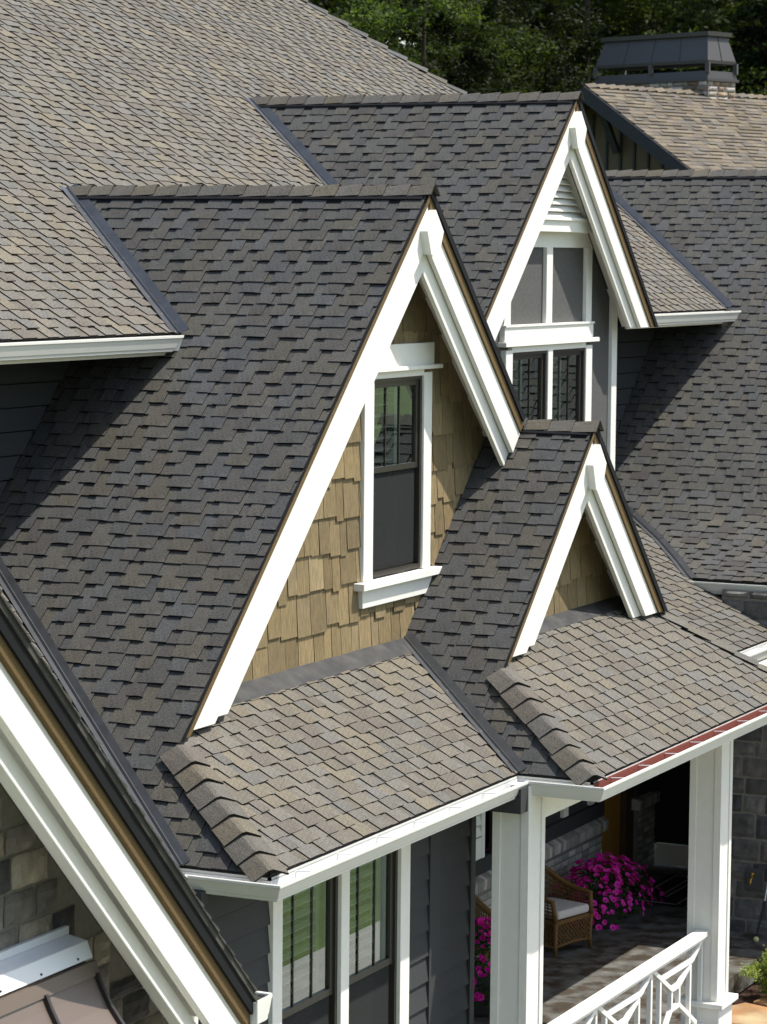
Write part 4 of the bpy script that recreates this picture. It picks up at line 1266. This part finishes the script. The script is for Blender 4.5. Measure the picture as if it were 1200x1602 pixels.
# ------------------------------------------------------------------ petunias
def petunia(lab, loc, sx, sy, h, n, seed):
    rr = random.Random(seed)
    t = thing('flower_planter', lab, 'planter', loc, 'magenta petunia planters')
    L = V(loc)
    mb = MB(); mb.tube([L+V((0, 0, 0)), L+V((0, 0, .05)), L+V((0, 0, .32)), L+V((0, 0, .35))], [.16, .17, .23, .25], 16); build(mb, 'pot', 'pot', t, smooth=True)
    fol = MB()
    def surf():
        a = rr.uniform(0, 2*math.pi); b = rr.random()
        r = math.sqrt(b); z = h*(1-b**1.3*.92)
        k = 1+.22*math.sin(3*a+seed)+.14*math.sin(7*a+2*b*6)
        return V((math.cos(a)*r*sx*k, math.sin(a)*r*sy*k, .10+z*rr.uniform(.9, 1.05))), V((math.cos(a)*r, math.sin(a)*r, .5+.5*(1-b))).normalized()
    for i in range(2600):
        p, nn = surf(); p = L+p*V((rr.uniform(.75, 1.0),)*3)*1.0 if False else L+V((p.x*rr.uniform(.7, 1.02), p.y*rr.uniform(.7, 1.02), p.z*rr.uniform(.8, 1.0)))
        d = V((rr.gauss(0, 1), rr.gauss(0, 1), rr.gauss(0, 1))).normalized(); e = d.orthogonal().normalized(); s = rr.uniform(.012, .028)
        g_ = rr.uniform(.6, 1.4); fol.face([p-d*s, p-e*s*.4, p+d*s, p+e*s*.4], (.035*g_, .065*g_, .014*g_))
    build(fol, 'foliage', 'leafgreen', t, kind='stuff')
    vs = []
    for k in range(5):
        mb = MB(); c = rr.choice(((.62, .006, .33), (.70, .012, .40), (.50, .004, .26), (.74, .05, .45)))
        m_ = 10
        for j in range(m_):
            a0, a1 = 2*math.pi*j/m_, 2*math.pi*(j+1)/m_
            r0 = .034*(1 if j % 2 else .86); r1 = .034*(.86 if j % 2 else 1)
            mb.face([(math.cos(a0)*.008, math.sin(a0)*.008, -.004), (math.cos(a0)*r0, math.sin(a0)*r0, .010), (math.cos(a1)*r1, math.sin(a1)*r1, .010), (math.cos(a1)*.008, math.sin(a1)*.008, -.004)], c)
        mb.face([(math.cos(2*math.pi*j/6)*.008, math.sin(2*math.pi*j/6)*.008, -.004) for j in range(6)], (.12, .0, .06))
        vs.append(mb.mesh('flower', MAT['petal']))
    for i in range(n):
        p, nn = surf(); nn = (nn+V((rr.uniform(-.4, .4), rr.uniform(-.4, .4)-.2, rr.uniform(-.2, .3)))).normalized()
        mw = nn.to_track_quat('Z', 'Y').to_matrix().to_4x4() @ Matrix.Scale(rr.uniform(.75, 1.2), 4); mw.translation = L+p+nn*.02
        link('flower', rr.choice(vs), t, mw)
    ex = MB(); ex.has = True
    for i in range(n//2):
        p, nn = surf(); nn = (nn+V((rr.uniform(-.4, .4), rr.uniform(-.4, .4), rr.uniform(-.2, .3)))).normalized()
        mw = nn.to_track_quat('Z', 'Y').to_matrix().to_4x4() @ Matrix.Scale(rr.uniform(.6, .95), 4); mw.translation = L+V((p.x*.93, p.y*.93, p.z*.96))+nn*.015
        me = rr.choice(vs); k = len(ex.v); at = me.color_attributes['tone'].data
        ex.v += [tuple(mw @ v.co) for v in me.vertices]
        for q in me.polygons: ex.f.append(tuple(k+j for j in q.vertices)); ex.c.append(tuple(at[q.loop_start].color[:3]))
    build(ex, 'small_blossoms', 'petal', t, kind='stuff')
petunia('large mound of magenta petunias behind the right wicker chair', (7.80, 1.42, FLOOR), .86, .46, .62, 300, 3)
petunia('magenta petunias spilling in the gap left of the nearer column', (3.95, 1.15, FLOOR), .34, .34, .80, 150, 9)

# ------------------------------------------------------------------ garden bed, shrub, flagstones
fsn = thing('flagstone_path', 'orange tan flagstones beside the column foot', 'path', (6.2, -.9, GROUND))
for pl in ([(5.5, -1.25), (6.1, -1.2), (6.25, -.7), (5.9, -.52), (5.4, -.62)], [(6.15, -1.25), (6.9, -1.3), (7.0, -.85), (6.32, -.75)], [(5.0, -1.9), (5.8, -1.9), (5.95, -1.32), (5.2, -1.34)], [(5.9, -1.9), (6.9, -1.9), (6.9, -1.4), (6.05, -1.33)]):
    build(MB().xy(pl, GROUND, GROUND+.04), 'flagstone', 'flag', fsn, bevel=.01)
def shrub(name, lab, cat, loc, r, h, n, cols, seed, leaf=.02, up=.3):
    rr = random.Random(seed); t = thing(name, lab, cat, loc); L = V(loc)
    mb = MB()
    for i in range(7):
        a = rr.uniform(0, 6.28); mb.tube([L, L+V((math.cos(a)*r*.5, math.sin(a)*r*.5, h*.7))], [.010, .004], 5)
    build(mb, 'stem', 'bark', t)
    mb = MB()
    cl = [(V((rr.gauss(0, .42)*r, rr.gauss(0, .42)*r, h*rr.uniform(.25, 1))), rr.uniform(.6, 1.3)) for _ in range(40)]
    for i in range(n):
        c, b = rr.choice(cl); p = L+c+V((rr.gauss(0, .1)*r, rr.gauss(0, .1)*r, rr.gauss(0, .09)*h))
        if p.z < L.z: p.z = L.z+.01
        d = (V((rr.gauss(0, 1), rr.gauss(0, 1), rr.gauss(up, 1)))).normalized(); e = d.orthogonal().normalized(); s = leaf*rr.uniform(.6, 1.3)
        cc = rr.choice(cols); g_ = b*rr.uniform(.75, 1.2)
        mb.face([p-d*s, p-e*s*.35, p+d*s, p+e*s*.35], tuple(x*g_ for x in cc))
    build(mb, 'foliage', 'leafgreen', t, kind='stuff')
    return t
shrub('shrub', 'bright yellow green shrub in the mulch at the right edge', 'shrub', (6.62, -.92, GROUND), .34, .42, 7000, [(.24, .30, .06), (.36, .40, .11), (.13, .17, .03)], 4, .016)
fl_ = thing('red_flower', 'orange red star shaped blossom above the yellow green shrub', 'flower', (6.9, -.80, GROUND))
mb = MB()
for i in range(9):
    a = i*.7; p = V((6.98, -.76, GROUND+.46)); d = V((math.cos(a), math.sin(a), .5*math.sin(i*2))).normalized(); e = d.orthogonal().normalized()
    mb.face([p, p+d*.03+e*.012, p+d*.075, p+d*.03-e*.012], (.55, .06, .025))
build(mb, 'petal', 'petal', fl_)
mb = MB(); mb.tube([(6.95, -.78, GROUND), (6.98, -.76, GROUND+.46)], .006, 5); build(mb, 'stem', 'leafgreen_plain' if False else 'bark', fl_)
# conifer tip in front of the window wall
ct = thing('conifer_tip', 'slim green conifer tip rising at the bottom edge before the grey siding', 'shrub', (-1.3, -1.5, GROUND))
mb = MB(); rr = random.Random(6); mb2 = MB(); mb2.tube([(-1.35, -1.35, GROUND), (-1.35, -1.35, -6.28)], [.03, .004], 6); build(mb2, 'stem', 'bark', ct)
for i in range(3200):
    z = rr.uniform(-7.8, -6.24); r = .035+max(0, (-6.5-z))*.10; a = rr.uniform(0, 6.28); q = rr.uniform(.2, 1)
    p = V((-1.35+math.cos(a)*r*q, -1.35+math.sin(a)*r*q, z)); d = V((math.cos(a), math.sin(a), 1.4)).normalized(); e = d.orthogonal().normalized(); s = .014
    g_ = rr.uniform(.7, 1.3); mb.face([p-d*s, p-e*.004, p+d*s, p+e*.004], (.12*g_, .15*g_, .02*g_))
build(mb, 'foliage', 'leafgreen', ct, kind='stuff')

# ------------------------------------------------------------------ neighbour house
nb = thing('neighbour_house', 'neighbouring house with tan shingle roof, dark fascia and board and batten gable', 'house', (30, 9, GROUND))
rv = V((.927, -.375, 0)); fv = V((-.375, -.927, 0)); NA = V((28.37, 9.83, 2.56)); tn = .60
rr = random.Random(8)
fdn = (fv+V((0, 0, -tn))).normalized(); nn = (V((0, 0, 1))*1+fv*tn).normalized()
dk = MB(); Ls = 7.0; Lr = 20
dk.prism([NA, NA+rv*Lr, NA+rv*Lr+fdn*Ls, NA+fdn*Ls], -nn*.05)
bvn = (-fv+V((0, 0, -tn))).normalized()
dk.prism([NA, NA+rv*Lr, NA+rv*Lr+bvn*Ls, NA+bvn*Ls], -(V((0, 0, 1))-fv*tn).normalized()*.05)
build(dk, 'roof', MAT['shingle_plain'], nb)
cs = MB(); k = 0; s = .0
NC = [(.15, .125, .093), (.135, .114, .087), (.112, .098, .082), (.165, .138, .10), (.125, .112, .093), (.14, .115, .08)]
while s < 4.2:
    x = -rr.uniform(0, .2)
    while x < 9:
        wd = rr.uniform(.14, .34); sc = rr.uniform(.8, 1.1); c = tuple(q*sc for q in rr.choice(NC))
        a = NA+rv*max(x, 0)+fdn*s; b = NA+rv*(x+wd)+fdn*s
        h1 = rr.choice((.008, .022))
        cs.face([a+nn*.002, b+nn*.002, b+fdn*.13+nn*h1, a+fdn*.13+nn*h1], c)
        cs.face([a+fdn*.13+nn*h1, b+fdn*.13+nn*h1, b+fdn*.13, a+fdn*.13], tuple(q*.5 for q in c))
        x += wd
    s += .13
build(cs, 'shingle_courses', 'shingle', nb, kind='stuff')
for i in range(34):
    a = NA+rv*(.26*i)+V((0, 0, .01)); s_ = rr.uniform(.8, 1.1); c = tuple(q*s_ for q in rr.choice(NC))
    mb = MB(); e = rv*.27+V((0, 0, .0)); up_ = V((0, 0, .02))
    mb.face([a+up_*.5+fdn*.14, a+up_*.5, a+e+up_*2, a+e+up_*2+fdn*.14], c); mb.face([a+up_*.5+bvn*.14, a+up_*.5, a+e+up_*2, a+e+up_*2+bvn*.14], c)
    mb.face([a+e+up_*2+fdn*.14, a+e+up_*2, a+e, a+e+fdn*.15], tuple(q*.4 for q in c))
    build(mb, 'ridge_cap', 'shingle', nb)
mb = MB(); mb.prism([NA-rv*.03+V((0, 0, -.02)), NA-rv*.03+fdn*Ls, NA-rv*.03+fdn*Ls+V((0, 0, -.26)), NA-rv*.03+V((0, 0, -.30))], rv*.05); build(mb, 'rake_board', 'darkfascia', nb)
mb = MB(); mb.prism([NA-rv*.03+V((0, 0, -.02)), NA-rv*.03+bvn*Ls, NA-rv*.03+bvn*Ls+V((0, 0, -.26)), NA-rv*.03+V((0, 0, -.30))], rv*.05); build(mb, 'rake_board', 'darkfascia', nb)
mb = MB(); mb.prism([NA+rv*.12+V((0, 0, -.22)), NA+rv*.12+fdn*Ls*.97+V((0, 0, -.2)), NA+rv*.12+fdn*Ls*.97+V((0, 0, -.30)), NA+rv*.12+V((0, 0, -.34))], rv*.45); build(mb, 'rake_soffit', 'darkfascia', nb)
gw = NA+rv*.60
mb = MB(); mb.prism([gw+V((0, 0, -.1)), gw+fdn*Ls*.93+V((0, 0, -.1)), V(((gw+fdn*Ls*.93).x, (gw+fdn*Ls*.93).y, GROUND)), V(((gw+bvn*Ls*.93).x, (gw+bvn*Ls*.93).y, GROUND)), gw+bvn*Ls*.93+V((0, 0, -.1))], rv*.1); gwl = build(mb, 'gable_wall', 'battens', nb)
for i in range(-12, 16):
    p = gw+fv*(.34*i); top = NA.z-.3-abs(.34*i)*tn
    mb = MB(); q = V((p.x, p.y, 0))-rv*.03
    mb.prism([q+V((0, 0, top-5)), q+fv*.05+V((0, 0, top-5)), q+fv*.05+V((0, 0, top)), q+V((0, 0, top))], rv*.03); build(mb, 'batten', 'darkfascia', gwl)
mb = MB(); kb = NA+fv*.35
mb.tube([kb+rv*.05+V((0, 0, -.45)), kb+rv*.25+V((0, 0, -.75)), kb+rv*.5+V((0, 0, -1.2))], .08, 4); mb.tube([kb+rv*.0+V((0, 0, -.42)), kb+rv*.6+V((0, 0, -.42))], .07, 4); build(mb, 'knee_brace', 'darkfascia', nb)

ch = thing('chimney', 'stone chimney with a tapered dark metal hood on the neighbouring roof', 'chimney', (31, 8.7, 1.5))
cc = V((31.25, 8.49, 0)); lv = -fv; lw, sw_ = 2.87, .80
def rect(z, e, o=cc): return [o+fv*e-rv*e+V((0, 0, z)), o+fv*e+rv*(sw_+e)+V((0, 0, z)), o+lv*(lw+e)+rv*(sw_+e)+V((0, 0, z)), o+lv*(lw+e)-rv*e+V((0, 0, z))]
mb = MB(); mb.prism(rect(.8, 0), (0, 0, 2.02)); cb = build(mb, 'stack', 'mortar', ch)
CS = [(.24, .18, .12), (.30, .26, .21), (.18, .12, .075), (.38, .34, .30), (.21, .16, .11)]
rr = random.Random(12)
for (o_, U_, N_, wid) in ((cc+lv*lw, fv, -rv, lw), (cc, rv, fv, sw_)):
    z = 1.6
    while z < 2.80:
        x = 0
        while x < wid-.05:
            wd = min(rr.uniform(.14, .38), wid-x); s = rr.uniform(.8, 1.2); c = tuple(q*s for q in rr.choice(CS))
            m2 = stone_block(rr, wd-.02, .085, .03, c, .006)
            mw = Matrix((U_, -N_, V((0, 0, 1)))).transposed().to_4x4(); mw.translation = o_+U_*(x+.01)+V((0, 0, z)); 
            link('stone', m2.mesh('stone', MAT['stone']), cb, mw)
            x += wd
        z += .10
zb0 = 2.83
def loft(z0, e0, z1, e1, nm, mt):
    a, b = rect(z0, e0), rect(z1, e1); mb = MB(); k = len(mb.v); mb.face(list(reversed(a))); mb.face(b)
    for i in range(4): mb.face([a[i], a[(i+1) % 4], b[(i+1) % 4], b[i]])
    return build(mb, nm, mt, ch)
loft(zb0-.05, .05, zb0, .05, 'base_flange', 'hood'); loft(zb0, .02, zb0+.14, .0, 'lower_band', 'hood')
loft(zb0+.28, .0, zb0+.34, .01, 'upper_band', 'hood'); loft(zb0+.34, .0, zb0+.80, -.12, 'hood', 'hood'); loft(zb0+.80, -.06, zb0+.88, -.05, 'hood_cap', 'hood')
for (o_) in (cc, cc+rv*sw_, cc+lv*lw, cc+lv*lw/2, cc+lv*lw+rv*sw_):
    mb = MB(); mb.box(o_+V((-.04, -.04, zb0+.1)), o_+V((.04, .04, zb0+.3))); build(mb, 'hood_post', 'hood', ch)
for k in (.25, .5, .75):
    a, b = rect(zb0+.34, .004), rect(zb0+.80, -.116)
    p, q = a[3].lerp(a[0], k), b[3].lerp(b[0], k); mb = MB(); mb.tube([p, q], .008, 4); build(mb, 'hood_seam', 'hood', ch)
mb = MB(); mb.tube([rect(zb0+.34, .004)[0].lerp(rect(zb0+.34, .004)[1], .5), rect(zb0+.8, -.116)[0].lerp(rect(zb0+.8, -.116)[1], .5)], .008, 4); build(mb, 'hood_seam', 'hood', ch)

# ------------------------------------------------------------------ trees
def crown_mesh(seed, conifer, n=60000):
    rr = random.Random(seed); mb = MB()
    cl = []
    if conifer:
        # whorls of drooping boughs, each a spray of clumps, with gaps between them
        z = .10
        while z < .985:
            nb_ = rr.randint(4, 6)
            for _ in range(nb_):
                a = rr.uniform(0, 6.283); L = (.21*(1-z)**.8+.012)*rr.uniform(.65, 1.15); b0 = rr.choice((.35, .5, .7, 1.0, 1.7))*rr.uniform(.8, 1.2)
                m_ = max(2, int(L/.018))
                for j in range(m_):
                    t = (j+.6)/m_
                    for sd in (-1, 0, 1):
                        w_ = sd*L*.28*(1-t)*rr.uniform(.6, 1.2)
                        c = V((math.cos(a)*L*t-math.sin(a)*w_, math.sin(a)*L*t+math.cos(a)*w_, z-.05*L*8*t*t*.35+rr.uniform(-.004, .004)))
                        cl.append((c, a, b0*(.55+.75*t)*rr.uniform(.8, 1.2), rr.uniform(.006, .012)))  # tone spread and brighter tips paint highlights into the needles
            z += rr.uniform(.018, .034)
    else:
        for i in range(150):
            zz = rr.uniform(.15, 1); R_ = .25*math.sqrt(max(.02, 1-(2*(zz-.12)/.9-1)**2))
            a = rr.uniform(0, 6.283); q = rr.uniform(.5, 1)
            c0 = V((math.cos(a)*R_*q, math.sin(a)*R_*q, zz)); b0 = rr.choice((.3, .45, .7, 1.1, 1.8))*rr.uniform(.8, 1.2)  # wide spread of clump tones paints foliage highlights into the colour
            for j in range(9):
                cl.append((c0+V((rr.gauss(0, .022), rr.gauss(0, .022), rr.gauss(0, .012))), a, b0*rr.uniform(.8, 1.25), rr.uniform(.006, .013)))
    for i in range(n):
        c, a, b, r = rr.choice(cl)
        p = c+V((rr.gauss(0, r), rr.gauss(0, r), rr.gauss(0, r*(.35 if conifer else .6))))
        d = V((rr.gauss(0, 1), rr.gauss(0, 1), rr.gauss(-.3, .6))).normalized(); e = V((rr.gauss(0, 1), rr.gauss(0, 1), rr.gauss(0, 1))).cross(d).normalized()
        s = rr.uniform(.0028, .0065)
        g_ = b*rr.uniform(.75, 1.25)
        col = (.020*g_, .032*g_, .013*g_) if conifer else (.038*g_, .051*g_, .014*g_)
        mb.face([p-d*s, p-e*s*.45, p+d*s, p+e*s*.45], col)
    return mb.mesh('crown', MAT['leaf'])
cm = [crown_mesh(1, True), crown_mesh(2, True), crown_mesh(3, False), crown_mesh(4, False, 46000)]
tm_ = MB()
tm_.tube([(0, 0, 0), (.002, .001, .3), (-.003, .002, .6), (0, 0, .97)], [.017, .013, .009, .002], 8)
rr = random.Random(2)
for i in range(34):
    z = .12+.8*i/34; a = rr.uniform(0, 6.28); L = .17*(1-z)+.02
    tm_.tube([(0, 0, z), (math.cos(a)*L, math.sin(a)*L, z+rr.uniform(-.03, .02))], [.0035, .001], 4)
trunk = tm_.mesh('trunk', MAT['bark'])
TR = [ # px, distance, height, crown, z offset, label
 (500, 70, 19, 0, 'dark conifer rising just behind the hip edge of the main roof'),
 (560, 82, 20, 1, 'dark conifer second from the hip edge'),
 (610, 66, 15.5, 2, 'light green broad tree left of the first sky gap'),
 (690, 95, 34, 0, 'tall conifer with bare trunk showing in the first sky gap'),
 (725, 84, 19, 1, 'tall dark conifer right of the first sky gap'),
 (752, 92, 24, 0, 'dark conifer above the ridge of the rear dormer'),
 (800, 70, 17.5, 2, 'mid green leafy tree over the rear dormer ridge'),
 (850, 84, 22, 1, 'dark conifer above the rear dormer apex'),
 (905, 68, 17.0, 3, 'yellow green leafy tree left of the chimney hood'),
 (960, 88, 23, 0, 'dark conifer directly behind the left end of the chimney'),
 (1010, 74, 18.5, 2, 'leafy tree behind the middle of the chimney hood'),
 (1065, 80, 21, 3, 'leafy tree behind the right end of the chimney hood'),
 (1150, 86, 23, 1, 'tall dark conifer right of the chimney'),
 (1215, 70, 20, 0, 'dark conifer cut by the right edge of the photo'),
 (735, 62, 13.5, 3, 'low bushy tree just above the end of the main roof hip'),
 (450, 90, 24, 1, 'dark conifer hidden mostly by the main roof peak'),
 (825, 110, 27, 1, 'farthest conifer behind the mid green leafy tree'),
 (930, 108, 27, 0, 'farthest conifer behind the yellow green leafy tree'),
 (655, 58, 12.8, 2, 'low leafy tree touching the main roof hip'),
 (1030, 112, 27, 1, 'farthest conifer behind the chimney'),
]
rr = random.Random(77)
for px, dist, h, ci, lab in TR:
    r = FW+RT*((px-600)/4500); p = CAM+V((r.x, r.y, 0))*dist; p.z = GROUND
    t = thing('conifer' if ci < 2 else 'broadleaf_tree', lab, 'tree', p, 'trees behind the houses')
    t.rotation_euler = (0, 0, rr.uniform(0, 6.28)); t.scale = (h*.95, h*.95, h)
    for nm, me in (('crown', cm[ci]), ('trunk', trunk)):
        o = bpy.data.objects.new(nm, me); C.objects.link(o); o.parent = t
        if nm == 'crown': o['kind'] = 'stuff'
